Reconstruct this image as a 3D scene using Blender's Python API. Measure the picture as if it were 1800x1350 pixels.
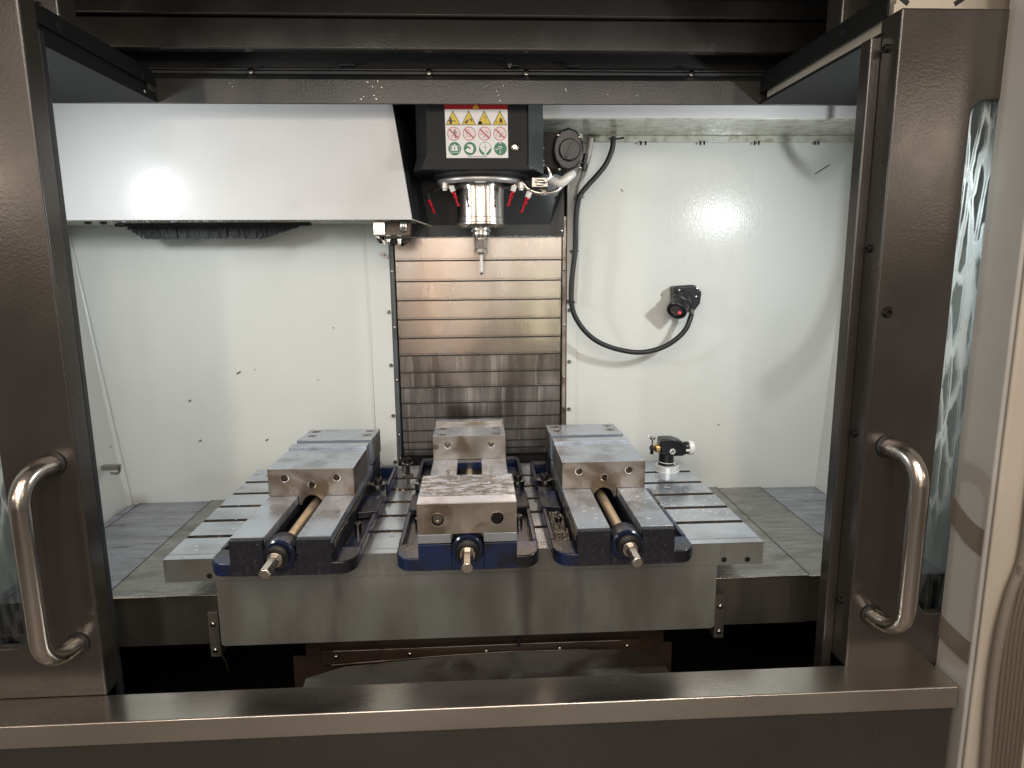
import bpy, bmesh, math, random
from mathutils import Vector, Matrix, Euler
random.seed(7)
R = math.radians
for o in list(bpy.data.objects): bpy.data.objects.remove(o)
C = bpy.context.scene.collection
scene = bpy.context.scene

# ------------------------------------------------------------------ camera
cam_d = bpy.data.cameras.new('camera'); cam = bpy.data.objects.new('camera', cam_d); C.objects.link(cam)
cam_d.sensor_width = 36; cam_d.lens = 23.716; cam_d.clip_end = 60; cam_d.clip_start = 0.02
A_ = Vector((0.99865, -0.05115, -0.00887)); F_ = Vector((0.05035, 0.98286, -0.17731)).normalized()
p_, y_, r_ = 0.17825, 0.05118, -0.00901
f0 = Vector((math.sin(y_)*math.cos(p_), math.cos(y_)*math.cos(p_), -math.sin(p_)))
rt = Vector((math.cos(y_), -math.sin(y_), 0)); up = rt.cross(f0)
r2 = math.cos(r_)*rt + math.sin(r_)*up; u2 = -math.sin(r_)*rt + math.cos(r_)*up
M = Matrix((r2, u2, -f0)).transposed().to_4x4(); M.translation = Vector((0.02421, -1.40048, 0.62387))
cam.matrix_world = M
scene.camera = cam

# ------------------------------------------------------------------ world, lamps, exposure
w = bpy.data.worlds.new('World'); scene.world = w; w.use_nodes = True
bg = w.node_tree.nodes['Background']; bg.inputs[0].default_value = (0.30, 0.27, 0.245, 1); bg.inputs[1].default_value = 0.50
scene.view_settings.view_transform = 'Standard'; scene.view_settings.look = 'None'
scene.view_settings.exposure = 0; scene.view_settings.gamma = 1

def lamp(name, loc, target, sx, sy, power, col):
    d = bpy.data.lights.new(name, 'AREA'); d.shape = 'RECTANGLE'; d.size = sx; d.size_y = sy
    d.energy = power; d.color = col
    o = bpy.data.objects.new(name, d); C.objects.link(o); o.location = loc
    o.rotation_euler = (Vector(target)-Vector(loc)).to_track_quat('-Z', 'Y').to_euler()
    return o
lamp('work_light', (-1.04, -0.10, 0.86), (0.55, 0.66, -0.15), 0.09, 0.13, 4.9, (0.95, 1.0, 1.0))
lamp('work_light', (1.03, -0.02, 0.80), (-0.55, 0.66, -0.15), 0.06, 0.07, 5.6, (0.95, 1.0, 1.0))
for k, (x, pw) in enumerate(((-1.5, 12), (-0.55, 15), (0.35, 15), (1.2, 12))):
    lamp('shop_or_sheen_lamp', (x, -2.3, 2.10), (x*0.6, 0.2, 1.0), 0.07, 1.4, pw, (1.0, 0.84, 0.68))
lamp('shop_or_sheen_lamp', (-0.30, -4.4, 0.4), (0, 0, 0.5), 0.13, 1.2, 4.4, (1.0, 0.76, 0.56))  # added to put a warm reflected band in the slats
lamp('shop_or_sheen_lamp', (0.75, -4.6, 0.5), (0, 0, 0.5), 0.12, 1.3, 3.6, (1.0, 0.93, 0.66))  # second added light, for the yellowish band in the slats
lamp('front_fill', (0.1, -4.2, 1.7), (0, 0.3, 0.5), 3.2, 1.6, 42, (1.0, 0.945, 0.89))  # broad soft fill added behind the camera, not a window
lamp('shop_or_sheen_lamp', (-2.5, -3.0, 1.15), (-0.7, -0.2, 0.7), 0.9, 0.35, 7, (1.0, 0.80, 0.62))  # added for the sheen on the left door
lamp('shop_or_sheen_lamp', (2.7, -3.0, 1.25), (0.8, -0.2, 0.7), 0.6, 0.5, 5.5, (1.0, 0.80, 0.62))  # likewise added, for the right door's sheen

# ------------------------------------------------------------------ materials
MATS = {}
def mat(name, col, metal=0.0, rough=0.5, bump=None, dirt=None, dirt2=None, rvar=None, spec=0.5, coord='Object', streak=None, coat=0, aniso=0, alpha=None):
    """bump=(scale,strength[,stretch]); dirt=(colour,scale,threshold,softness,stretch); rvar=(scale,low,high,stretch)"""
    m = bpy.data.materials.new(name); m.use_nodes = True; MATS[name] = m
    nt = m.node_tree; N = nt.nodes; L = nt.links; b = N['Principled BSDF']
    b.inputs['Base Color'].default_value = (*col, 1); b.inputs['Metallic'].default_value = metal
    b.inputs['Roughness'].default_value = rough; b.inputs['Specular IOR Level'].default_value = spec
    if coat: b.inputs['Coat Weight'].default_value = coat; b.inputs['Coat Roughness'].default_value = 0.12
    if aniso: b.inputs['Anisotropic'].default_value = aniso
    tc = N.new('ShaderNodeTexCoord')
    def noise(scale, stretch=(1, 1, 1), detail=4.0, dist=0.0):
        mp = N.new('ShaderNodeMapping'); mp.inputs['Scale'].default_value = stretch
        L.new(tc.outputs[coord], mp.inputs[0])
        n = N.new('ShaderNodeTexNoise'); n.inputs['Scale'].default_value = scale; n.inputs['Detail'].default_value = detail
        n.inputs['Distortion'].default_value = dist
        L.new(mp.outputs[0], n.inputs['Vector']); return n.outputs['Fac']
    def ramp(src, a, c):
        mr = N.new('ShaderNodeMapRange'); mr.interpolation_type = 'SMOOTHSTEP'
        mr.inputs[1].default_value = a; mr.inputs[2].default_value = c
        L.new(src, mr.inputs[0]); return mr.outputs[0]
    last = None
    for d in (dirt, dirt2, streak):
        if not d: continue
        dc, sc, th, so, st = d[:5]; dist = d[5] if len(d) > 5 else 0; amt = d[6] if len(d) > 6 else 1
        f = ramp(noise(sc, st, 6, dist), th-so, th+so)
        if amt != 1:
            mm = N.new('ShaderNodeMath'); mm.operation = 'MULTIPLY'; mm.inputs[1].default_value = amt; L.new(f, mm.inputs[0]); f = mm.outputs[0]
        mx = N.new('ShaderNodeMix'); mx.data_type = 'RGBA'
        if last: L.new(last, mx.inputs[6])
        else: mx.inputs[6].default_value = (*col, 1)
        mx.inputs[7].default_value = (*dc, 1); L.new(f, mx.inputs[0]); last = mx.outputs[2]
    if last: L.new(last, b.inputs['Base Color'])
    if rvar:
        sc, lo, hi, st = rvar; f = noise(sc, st, 5)
        mr = N.new('ShaderNodeMapRange'); mr.inputs[1].default_value = 0.3; mr.inputs[2].default_value = 0.7
        mr.inputs[3].default_value = lo; mr.inputs[4].default_value = hi; L.new(f, mr.inputs[0]); L.new(mr.outputs[0], b.inputs['Roughness'])
    if bump:
        st = bump[2] if len(bump) > 2 else (1, 1, 1)
        bp = N.new('ShaderNodeBump'); bp.inputs['Strength'].default_value = bump[1]; bp.inputs['Distance'].default_value = 0.002
        L.new(noise(bump[0], st, 3), bp.inputs['Height']); L.new(bp.outputs[0], b.inputs['Normal'])
    return m
one = (1, 1, 1)
mat('brown_paint', (0.038, 0.033, 0.029), 0, 0.26, (190, 0.10), ((0.030, 0.026, 0.023), 6, 0.55, 0.2, one), rvar=(5, 0.16, 0.34, one), spec=0.85)
mat('brown_paint_dark', (0.055, 0.048, 0.042), 0, 0.30, (170, 0.22), ((0.025, 0.027, 0.028), 7, 0.5, 0.2, one), spec=0.5)
mat('slate_paint', (0.022, 0.027, 0.030), 0, 0.40, (170, 0.15), ((0.02, 0.022, 0.025), 7, 0.55, 0.2, one), spec=0.5)
mat('white_enamel', (0.66, 0.68, 0.66), 0, 0.19, (260, 0.20, (1, 1, 0.4)), ((0.62, 0.635, 0.61), 5, 0.66, 0.2, (1, 1, 0.6)), ((0.5, 0.5, 0.46), 90, 0.82, 0.02, (1, 1, 0.5)), rvar=(90, 0.14, 0.28, (1, 1, 0.3)), spec=0.20)
mat('white_cover', (0.64, 0.64, 0.645), 0, 0.2, (240, 0.14), ((0.57, 0.565, 0.56), 4, 0.62, 0.2, one), spec=0.17)
mat('wet_white_enamel', (0.56, 0.57, 0.50), 0, 0.2, (70, 0.5), ((0.36, 0.35, 0.27), 30, 0.56, 0.12, (1, 1.4, 1)), ((0.12, 0.12, 0.10), 80, 0.72, 0.03, one))
mat('stainless_brushed', (0.74, 0.69, 0.64), 1, 0.28, (400, 0.10, (0.03, 1, 1)), ((0.50, 0.45, 0.41), 4, 0.5, 0.25, (0.5, 1, 1)), rvar=(5, 0.20, 0.40, (0.5, 1, 1)))
mat('handle_steel', (0.66, 0.60, 0.54), 1, 0.20, (500, 0.08, (1, 1, 0.05)), rvar=(60, 0.16, 0.28, (1, 1, 0.1)))
mat('ring_steel', (0.50, 0.49, 0.48), 0.75, 0.40)
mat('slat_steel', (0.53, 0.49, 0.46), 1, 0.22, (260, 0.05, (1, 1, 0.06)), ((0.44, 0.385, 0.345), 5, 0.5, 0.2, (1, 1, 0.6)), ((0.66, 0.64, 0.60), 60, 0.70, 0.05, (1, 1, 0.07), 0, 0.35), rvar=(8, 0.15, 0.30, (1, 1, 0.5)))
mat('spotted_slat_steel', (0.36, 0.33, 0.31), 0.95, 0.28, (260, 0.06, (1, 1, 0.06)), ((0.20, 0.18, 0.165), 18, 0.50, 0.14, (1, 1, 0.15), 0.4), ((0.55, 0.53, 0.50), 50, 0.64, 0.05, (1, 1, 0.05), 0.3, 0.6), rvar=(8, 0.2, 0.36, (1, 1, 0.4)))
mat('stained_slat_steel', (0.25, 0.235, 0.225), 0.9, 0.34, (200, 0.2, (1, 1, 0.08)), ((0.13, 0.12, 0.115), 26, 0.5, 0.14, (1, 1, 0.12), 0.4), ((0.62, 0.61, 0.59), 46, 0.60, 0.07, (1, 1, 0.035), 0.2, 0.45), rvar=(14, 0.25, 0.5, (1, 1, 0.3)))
mat('polished_steel', (0.78, 0.74, 0.69), 1, 0.2, (300, 0.04, (1, 1, 0.1)))
mat('ground_steel', (0.44, 0.485, 0.56), 0.62, 0.24, (300, 0.05), ((0.27, 0.29, 0.32), 11, 0.57, 0.10, one), ((0.16, 0.15, 0.135), 20, 0.70, 0.05, one), rvar=(13, 0.12, 0.30, one))
mat('jaw_steel', (0.40, 0.36, 0.32), 0.9, 0.38, (120, 0.08), ((0.24, 0.19, 0.145), 14, 0.56, 0.08, one, 0.8), ((0.14, 0.11, 0.085), 22, 0.70, 0.04, one), rvar=(20, 0.28, 0.5, one))
mat('mottled_jaw_steel', (0.30, 0.345, 0.42), 0.4, 0.14, (90, 0.1), ((0.075, 0.072, 0.07), 70, 0.50, 0.025, (0.6, 1.1, 1), 0.6), ((0.42, 0.46, 0.50), 60, 0.72, 0.03, (0.6, 1.2, 1), 0, 0.5), rvar=(25, 0.1, 0.35, one))
mat('table_steel', (0.58, 0.63, 0.70), 0.72, 0.2, (160, 0.07), ((0.40, 0.42, 0.45), 9, 0.56, 0.12, (0.6, 1, 1)), ((0.20, 0.185, 0.16), 26, 0.70, 0.04, (0.6, 1, 1)), rvar=(9, 0.07, 0.26, (0.7, 1, 1)))
mat('slot_steel', (0.10, 0.085, 0.07), 0.6, 0.5, (100, 0.3), ((0.19, 0.13, 0.08), 40, 0.6, 0.1, one))  # darker steel carrying the shade inside the T-slots
mat('casting_paint', (0.165, 0.176, 0.168), 0, 0.30, (200, 0.12), ((0.10, 0.095, 0.085), 7, 0.52, 0.16, (1, 1, 0.3)), ((0.055, 0.05, 0.045), 9, 0.66, 0.08, (1, 1, 0.16)), spec=0.6, rvar=(8, 0.2, 0.4, (1, 1, 0.3)))
mat('way_cover_steel', (0.43, 0.45, 0.51), 0.7, 0.20, (300, 0.7, (0.04, 1, 1)), ((0.32, 0.33, 0.36), 26, 0.52, 0.14, (0.12, 1, 1)), ((0.12, 0.115, 0.11), 110, 0.60, 0.05, (0.10, 1, 1), 0, 0.7), rvar=(14, 0.10, 0.34, (0.4, 1, 1)))
mat('worn_way_cover_steel', (0.34, 0.335, 0.32), 0.7, 0.24, (260, 0.8, (0.06, 1, 1)), ((0.23, 0.22, 0.20), 34, 0.54, 0.16, (0.3, 1, 1), 0), ((0.44, 0.44, 0.43), 90, 0.60, 0.05, (0.10, 1, 1), 0, 0.8), rvar=(16, 0.14, 0.42, one))
mat('dark_cover_face', (0.085, 0.078, 0.066), 0.3, 0.5, (90, 0.1), ((0.045, 0.041, 0.036), 8, 0.5, 0.15, (1, 1, 0.3)))
mat('navy_cast', (0.010, 0.022, 0.080), 0, 0.22, (120, 0.3), ((0.010, 0.010, 0.014), 12, 0.50, 0.12, one), ((0.04, 0.04, 0.045), 180, 0.68, 0.05, one), spec=0.6)
mat('grimy_cast', (0.010, 0.011, 0.020), 0, 0.40, (160, 0.6), ((0.028, 0.027, 0.030), 110, 0.58, 0.10, (1, 1, 0.6), 0.2, 0.7), ((0.22, 0.21, 0.205), 240, 0.68, 0.04, (1, 1, 0.45), 0, 0.7))
mat('bracket_paint', (0.012, 0.0125, 0.013), 0, 0.65, (170, 0.15), spec=0.15)
mat('flat_black', (0.006, 0.006, 0.007), 0, 0.6, (90, 0.3))  # plain black for fittings; also paints the shade in slots and gaps
mat('pit_black', (0.012, 0.011, 0.009), 0, 0.6, (40, 0.3), ((0.022, 0.02, 0.013), 14, 0.6, 0.1, one))
mat('head_paint', (0.015, 0.016, 0.018), 0, 0.55, (260, 0.3), ((0.011, 0.011, 0.012), 6, 0.5, 0.2, one), spec=0.3)
mat('head_paint_pale', (0.09, 0.105, 0.11), 0, 0.30, (200, 0.25), ((0.04, 0.045, 0.05), 9, 0.55, 0.15, one), spec=0.6)
mat('shroud_paint', (0.022, 0.026, 0.029), 0, 0.4, (220, 0.2), ((0.03, 0.034, 0.036), 5, 0.55, 0.2, one))
mat('black_plastic', (0.012, 0.012, 0.014), 0, 0.32, (150, 0.2), spec=0.5)
mat('black_rubber', (0.010, 0.011, 0.011), 0, 0.35, (400, 0.4, (1, 1, 3)))
mat('black_bristle', (0.008, 0.009, 0.013), 0, 0.5)
mat('screw_steel', (0.36, 0.34, 0.31), 1, 0.25)
mat('screw_black', (0.020, 0.019, 0.018), 0.5, 0.35)
mat('red_anodised', (0.42, 0.006, 0.020), 0.55, 0.28)
mat('white_fitting', (0.80, 0.79, 0.76), 0.1, 0.3)
mat('white_plastic', (0.78, 0.78, 0.76), 0, 0.35)
mat('bronze_rod', (0.82, 0.64, 0.44), 0.6, 0.28, (300, 0.1, (1, 1, 1)))
mat('brass', (0.62, 0.42, 0.20), 1, 0.3)
mat('cream_tone', (0.55, 0.50, 0.43), 0, 0.4, (180, 0.12), ((0.50, 0.45, 0.38), 4, 0.5, 0.2, one))
mat('pale_grey_paint', (0.50, 0.49, 0.47), 0, 0.4, (180, 0.12), ((0.46, 0.45, 0.43), 4, 0.5, 0.2, one))
mat('taupe_tone', (0.21, 0.18, 0.15), 0, 0.5)
mat('rib_taupe', (0.14, 0.115, 0.09), 0, 0.45, ((90, 0.2)))
mat('label_white', (0.80, 0.78, 0.77), 0, 0.4)
mat('label_pink', (0.80, 0.66, 0.66), 0, 0.4)
mat('label_red', (0.40, 0.02, 0.02), 0, 0.4)
mat('label_yellow', (0.72, 0.52, 0.03), 0, 0.4)
mat('label_black', (0.015, 0.012, 0.012), 0, 0.4)
mat('label_green', (0.015, 0.17, 0.095), 0, 0.4)
mat('brass_button', (0.78, 0.66, 0.55), 1, 0.15)
mat('coolant_drop', (0.55, 0.58, 0.60), 0, 0.08, spec=0.9)
mat('brass_chip', (0.55, 0.40, 0.28), 1, 0.3)
mat('cast_grit', (0.42, 0.38, 0.30), 0.3, 0.6, (200, 0.5), ((0.10, 0.09, 0.07), 60, 0.55, 0.05, one))
mat('rust_brown', (0.070, 0.046, 0.036), 0.2, 0.4, (60, 0.2), ((0.14, 0.055, 0.035), 20, 0.66, 0.08, (0.4, 1, 1)), ((0.035, 0.025, 0.02), 7, 0.5, 0.2, one))
mat('saddle_sheet', (0.24, 0.24, 0.235), 0.5, 0.4, (70, 0.2), ((0.07, 0.058, 0.05), 4, 0.52, 0.10, (1, 1, 1), 0.6), ((0.26, 0.27, 0.27), 20, 0.66, 0.04, one, 1.5, 0.6))
mat('concrete', (0.30, 0.28, 0.26), 0, 0.45, (40, 0.2), ((0.20, 0.19, 0.17), 2, 0.5, 0.2, one), rvar=(3, 0.25, 0.6, one))
mat('red_led', (0.7, 0.05, 0.08), 0, 0.2); 
e = MATS['red_led'].node_tree.nodes['Principled BSDF']; e.inputs['Emission Color'].default_value = (1, 0.08, 0.12, 1); e.inputs['Emission Strength'].default_value = 0.7
mat('lens_grey', (0.10, 0.08, 0.085), 0.1, 0.12, coat=1)
mat('clear_acrylic', (0.80, 0.82, 0.82), 0.3, 0.08)

def glass_mat():
    m = bpy.data.materials.new('streaked_glass'); m.use_nodes = True; MATS['streaked_glass'] = m
    nt = m.node_tree; N = nt.nodes; L = nt.links; N.clear()
    out = N.new('ShaderNodeOutputMaterial'); tr = N.new('ShaderNodeBsdfTransparent'); tr.inputs[0].default_value = (0.56, 0.58, 0.57, 1)
    gl = N.new('ShaderNodeBsdfGlossy'); gl.inputs['Roughness'].default_value = 0.05; gl.inputs[0].default_value = (0.7, 0.7, 0.7, 1)
    fr = N.new('ShaderNodeFresnel'); fr.inputs[0].default_value = 1.45
    m1 = N.new('ShaderNodeMixShader'); L.new(fr.outputs[0], m1.inputs[0]); L.new(tr.outputs[0], m1.inputs[1]); L.new(gl.outputs[0], m1.inputs[2])
    # dried coolant runs: thin meandering vertical rivulets that merge and split
    df = N.new('ShaderNodeBsdfDiffuse'); df.inputs[0].default_value = (0.66, 0.74, 0.77, 1)
    tl = N.new('ShaderNodeBsdfTranslucent'); tl.inputs[0].default_value = (0.76, 0.81, 0.83, 1)
    ad = N.new('ShaderNodeMixShader'); ad.inputs[0].default_value = 0.45; L.new(df.outputs[0], ad.inputs[1]); L.new(tl.outputs[0], ad.inputs[2])
    tc = N.new('ShaderNodeTexCoord'); mp = N.new('ShaderNodeMapping'); mp.inputs['Scale'].default_value = (58, 1, 8.0)
    L.new(tc.outputs['Object'], mp.inputs[0])
    n0 = N.new('ShaderNodeTexNoise'); n0.inputs['Scale'].default_value = 1.3; n0.inputs['Detail'].default_value = 2
    L.new(mp.outputs[0], n0.inputs['Vector'])
    va = N.new('ShaderNodeMixRGB'); va.blend_type = 'ADD'; va.inputs[0].default_value = 0.6; L.new(mp.outputs[0], va.inputs[1]); L.new(n0.outputs['Color'], va.inputs[2])
    vo = N.new('ShaderNodeTexVoronoi'); vo.feature = 'DISTANCE_TO_EDGE'; vo.inputs['Scale'].default_value = 1.0; L.new(va.outputs[0], vo.inputs['Vector'])
    mr = N.new('ShaderNodeMapRange'); mr.inputs[1].default_value = 0.06; mr.inputs[2].default_value = 0.12; mr.inputs[3].default_value = 1; mr.inputs[4].default_value = 0; L.new(vo.outputs['Distance'], mr.inputs[0])
    # runs fade out towards the bottom of the pane
    sp = N.new('ShaderNodeSeparateXYZ'); L.new(tc.outputs['Object'], sp.inputs[0])
    hz = N.new('ShaderNodeMapRange'); hz.inputs[1].default_value = 0.28; hz.inputs[2].default_value = 0.50; hz.inputs[3].default_value = 0.05; hz.inputs[4].default_value = 1; L.new(sp.outputs[2], hz.inputs[0])
    mu = N.new('ShaderNodeMath'); mu.operation = 'MULTIPLY'; L.new(mr.outputs[0], mu.inputs[0]); L.new(hz.outputs[0], mu.inputs[1])
    m2 = N.new('ShaderNodeMixShader'); L.new(mu.outputs[0], m2.inputs[0]); L.new(m1.outputs[0], m2.inputs[1]); L.new(ad.outputs[0], m2.inputs[2])
    L.new(m2.outputs[0], out.inputs[0])
glass_mat()

# ------------------------------------------------------------------ mesh helpers
class MB:
    def __init__(s): s.v = []; s.f = []; s.m = []
    def add(s, vs, fs, mi=0, mtx=None):
        b = len(s.v)
        for v in vs:
            v = Vector(v); s.v.append(tuple(mtx @ v if mtx else v))
        for f in fs: s.f.append([i+b for i in f]); s.m.append(mi)
        return s
    def box(s, x0, x1, y0, y1, z0, z1, mi=0, mtx=None):
        vs = [(x0,y0,z0),(x1,y0,z0),(x1,y1,z0),(x0,y1,z0),(x0,y0,z1),(x1,y0,z1),(x1,y1,z1),(x0,y1,z1)]
        return s.add(vs, [(0,3,2,1),(4,5,6,7),(0,1,5,4),(1,2,6,5),(2,3,7,6),(3,0,4,7)], mi, mtx)
    def frust(s, a, b, axis_pts, mi=0): pass
    def lathe(s, prof, o=(0,0,0), d=(0,0,1), n=24, mi=0, cap=True):
        d = Vector(d).normalized(); q = d.to_track_quat('Z', 'Y').to_matrix(); o = Vector(o); vs = []; fs = []
        for r, h in prof:
            for k in range(n):
                a = 2*math.pi*k/n; vs.append(tuple(o + q @ Vector((r*math.cos(a), r*math.sin(a), h))))
        for i in range(len(prof)-1):
            for k in range(n):
                k2 = (k+1) % n; fs.append((i*n+k, i*n+k2, (i+1)*n+k2, (i+1)*n+k))
        if cap:
            fs.append(tuple(range(n))[::-1]); fs.append(tuple((len(prof)-1)*n+k for k in range(n)))
        return s.add(vs, fs, mi)
    def cyl(s, p0, p1, r, n=20, mi=0, r1=None):
        p0 = Vector(p0); p1 = Vector(p1)
        return s.lathe([(r, 0), (r if r1 is None else r1, (p1-p0).length)], p0, p1-p0, n, mi)
    def tube(s, pts, r, n=12, mi=0, close=False):
        P = [Vector(p) for p in pts]; vs = []; fs = []; L = len(P); ref = None
        for i, p in enumerate(P):
            t = (P[(i+1) % L]-P[i-1]) if close else (P[min(i+1, L-1)]-P[max(i-1, 0)])
            t.normalize()
            if ref is None: ref = t.orthogonal().normalized()
            ref = (ref - t*ref.dot(t)).normalized(); b = t.cross(ref)
            rr = r[i] if isinstance(r, (list, tuple)) else r
            for k in range(n):
                a = 2*math.pi*k/n; vs.append(tuple(p+(ref*math.cos(a)+b*math.sin(a))*rr))
        for i in range(L if close else L-1):
            j = (i+1) % L
            for k in range(n):
                k2 = (k+1) % n; fs.append((i*n+k, i*n+k2, j*n+k2, j*n+k))
        if not close: fs.append(tuple(range(n))[::-1]); fs.append(tuple((L-1)*n+k for k in range(n)))
        return s.add(vs, fs, mi)
    def prism(s, poly, axis, a, b, mi=0, mtx=None):
        """poly of 2-D points in the plane across axis; extruded from a to b"""
        n = len(poly)
        def P(u, v, h): return {'x': (h, u, v), 'y': (u, h, v), 'z': (u, v, h)}[axis]
        vs = [P(u, v, a) for u, v in poly]+[P(u, v, b) for u, v in poly]
        fs = [tuple(range(n)), tuple(range(2*n-1, n-1, -1))]+[(i, i+n, (i+1) % n+n, (i+1) % n) for i in range(n)]
        return s.add(vs, fs, mi, mtx)
def spline(pts, per=8):
    P = [Vector(p) for p in pts]; out = []
    for i in range(len(P)-1):
        a = P[max(i-1, 0)]; b = P[i]; c = P[i+1]; d = P[min(i+2, len(P)-1)]
        for k in range(per):
            t = k/per; out.append(0.5*((2*b)+(c-a)*t+(2*a-5*b+4*c-d)*t*t+(3*b-a-3*c+d)*t**3))
    out.append(P[-1]); return out
def woff(p):
    v = Vector((0, 0, 0))
    while p is not None: v += p.location; p = p.parent
    return v
def finish(me, angle=35):
    bm = bmesh.new(); bm.from_mesh(me); bmesh.ops.recalc_face_normals(bm, faces=bm.faces); bm.to_mesh(me); bm.free()
    for p in me.polygons: p.use_smooth = True
    me.set_sharp_from_angle(angle=R(angle))
def obj(name, mb, mats, parent=None, bevel=0, seg=2, label=None, kind=None, cut=None, angle=35):
    if isinstance(mats, str): mats = [mats]
    me = bpy.data.meshes.new(name); off = woff(parent)
    me.from_pydata([tuple(Vector(v)-off) for v in mb.v], [], mb.f)
    for m in mats: me.materials.append(MATS[m])
    for p, i in zip(me.polygons, mb.m): p.material_index = i
    finish(me, angle)
    o = bpy.data.objects.new(name, me); C.objects.link(o); o.parent = parent
    if cut:
        cme = bpy.data.meshes.new('cut'); cme.from_pydata([tuple(Vector(v)-off) for v in cut.v], [], cut.f)
        for m in mats: cme.materials.append(MATS[m])
        for p, i in zip(cme.polygons, cut.m): p.material_index = min(i, len(mats)-1)
        finish(cme)
        co = bpy.data.objects.new('cut', cme); C.objects.link(co); co.parent = parent
        md = o.modifiers.new('b', 'BOOLEAN'); md.object = co; md.operation = 'DIFFERENCE'; md.solver = 'EXACT'
        dg = bpy.context.evaluated_depsgraph_get(); dg.update()
        nm = bpy.data.meshes.new_from_object(o.evaluated_get(dg)); nm.name = name
        o.modifiers.clear(); o.data = nm
        for p in nm.polygons: p.use_smooth = True
        nm.set_sharp_from_angle(angle=R(angle))
        bpy.data.objects.remove(co)
    if bevel:
        md = o.modifiers.new('edge', 'BEVEL'); md.width = bevel; md.segments = seg; md.limit_method = 'ANGLE'; md.angle_limit = R(40); md.harden_normals = True
    if label: o['label'] = label
    if kind: o['kind'] = kind
    return o
def thing(name, label, cat, loc=(0, 0, 0), group=None):
    o = bpy.data.objects.new(name, None); C.objects.link(o); o.location = loc; o.empty_display_size = 0.05
    o['label'] = label; o['category'] = cat
    if group: o['group'] = group
    return o
def tag(o, label, cat, group=None):
    o['label'] = label; o['category'] = cat
    if group: o['group'] = group
    return o
def struct(name, mb, mats, **k): return obj(name, mb, mats, kind='structure', **k)
def copy_tree(o, parent=None):
    c = o.copy(); C.objects.link(c); c.parent = parent
    for ch in list(o.children): copy_tree(ch, c)
    return c
def dome(mb, p, d, r, h=None, mi=0, n=12):
    h = h or r*0.6
    return mb.lathe([(r, 0), (r, h*0.35), (r*0.8, h*0.75), (r*0.4, h)], p, d, n, mi)
def socket_screw(name, p, d, r, h, m, parent):
    """socket cap screw with a recessed hexagonal key hole"""
    mb = MB(); n = 18; d = Vector(d).normalized()
    mb.lathe([(r, 0), (r, h*0.9), (r*0.93, h), (r*0.55, h), (r*0.5, h*0.45)], p, d, n)
    return obj(name, mb, m, parent)
def share(name, src, loc, parent, rot=None):
    o = bpy.data.objects.new(name, src.data); C.objects.link(o); o.parent = parent
    o.location = Vector(loc)-woff(parent)
    if rot: o.rotation_euler = rot
    return o

# screw prototypes (mesh data shared by every copy)
def proto_mesh(build, m):
    mb = MB(); build(mb); me = bpy.data.meshes.new('screw'); me.from_pydata(mb.v, [], mb.f); me.materials.append(MATS[m]); finish(me); return me
dome_y = proto_mesh(lambda mb: mb.lathe([(0.0045, 0), (0.0045, 0.001), (0.0038, 0.0028), (0.0018, 0.0036)], (0, 0, 0), (0, -1, 0), 10), 'screw_steel')
sock_y = proto_mesh(lambda mb: mb.lathe([(0.006, 0), (0.006, 0.005), (0.0054, 0.006), (0.003, 0.006), (0.0028, 0.003)], (0, 0, 0), (0, -1, 0), 12), 'screw_steel')
sock_x = proto_mesh(lambda mb: mb.lathe([(0.0075, 0), (0.0075, 0.005), (0.006, 0.0065), (0.0035, 0.0065), (0.003, 0.003)], (0, 0, 0), (-1, 0, 0), 12), 'screw_black')
def put(name, me, loc, parent):
    o = bpy.data.objects.new(name, me); C.objects.link(o); o.parent = parent; o.location = Vector(loc)-woff(parent); return o

# ================================================================== SETTING
YB = 0.69
wl = struct('back_wall_left', MB().box(-1.30, -0.302, YB, YB+0.02, -0.30, 1.25), 'white_enamel')
wr = struct('back_wall_right', MB().box(0.334, 1.30, YB, YB+0.02, -0.30, 1.25), 'white_enamel')
# raised edge flanges either side of the vertical way cover
mb = MB(); mb.prism([(-0.302, 0.75), (-0.236, 0.75), (-0.236, -0.012), (-0.276, -0.010), (-0.292, 0.004), (-0.300, 0.03)], 'y', YB-0.006, YB+0.014)
fl = obj('edge_flange', mb, 'white_enamel', wl, bevel=0.0015)
mb = MB(); mb.box(0.303, 0.334, YB-0.005, YB+0.015, -0.1, 1.1); fr_ = obj('edge_flange', mb, 'white_enamel', wr, bevel=0.0015)
for z in (0.645, 0.478, 0.314, 0.154, 0.003): put('screw', sock_y, (-0.243, YB-0.006, z), fl)
for z in (0.477, 0.316, 0.164): put('screw', sock_y, (0.311, YB-0.005, z), fr_)
put('screw', sock_y, (-0.255, YB-0.006, 0.652), fl)
# left and right side walls lean out towards the top
def slab(p, q, t):
    """four corner points, thickened by vector t"""
    p = [Vector(v) for v in p]; t = Vector(t)
    return [tuple(v) for v in p]+[tuple(v+t) for v in p]
SF = [(0, 1, 2, 3), (7, 6, 5, 4), (0, 4, 5, 1), (1, 5, 6, 2), (2, 6, 7, 3), (3, 7, 4, 0)]
mb = MB().add(slab([(-1.062, -0.30, -0.30), (-1.062, YB, -0.30), (-1.215, YB, 1.25), (-1.215, -0.30, 1.25)], 0, (-0.02, 0, 0)), SF)
sl = struct('side_wall_left', mb, 'white_enamel')
mb = MB().add(slab([(-1.070, YB-0.002, -0.118), (-1.093, YB-0.034, -0.118), (-1.198, YB-0.034, 0.80), (-1.170, YB-0.002, 0.80)], 0, (0.0, -0.003, 0)), SF)
cf = obj('corner_flange', mb, 'white_enamel', sl, bevel=0.001)
for x, z in ((-1.152, 0.545), (-1.132, 0.335), (-1.105, 0.08), (-1.175, 0.735)): put('screw', sock_y, (x, YB-0.03, z), cf)
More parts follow.
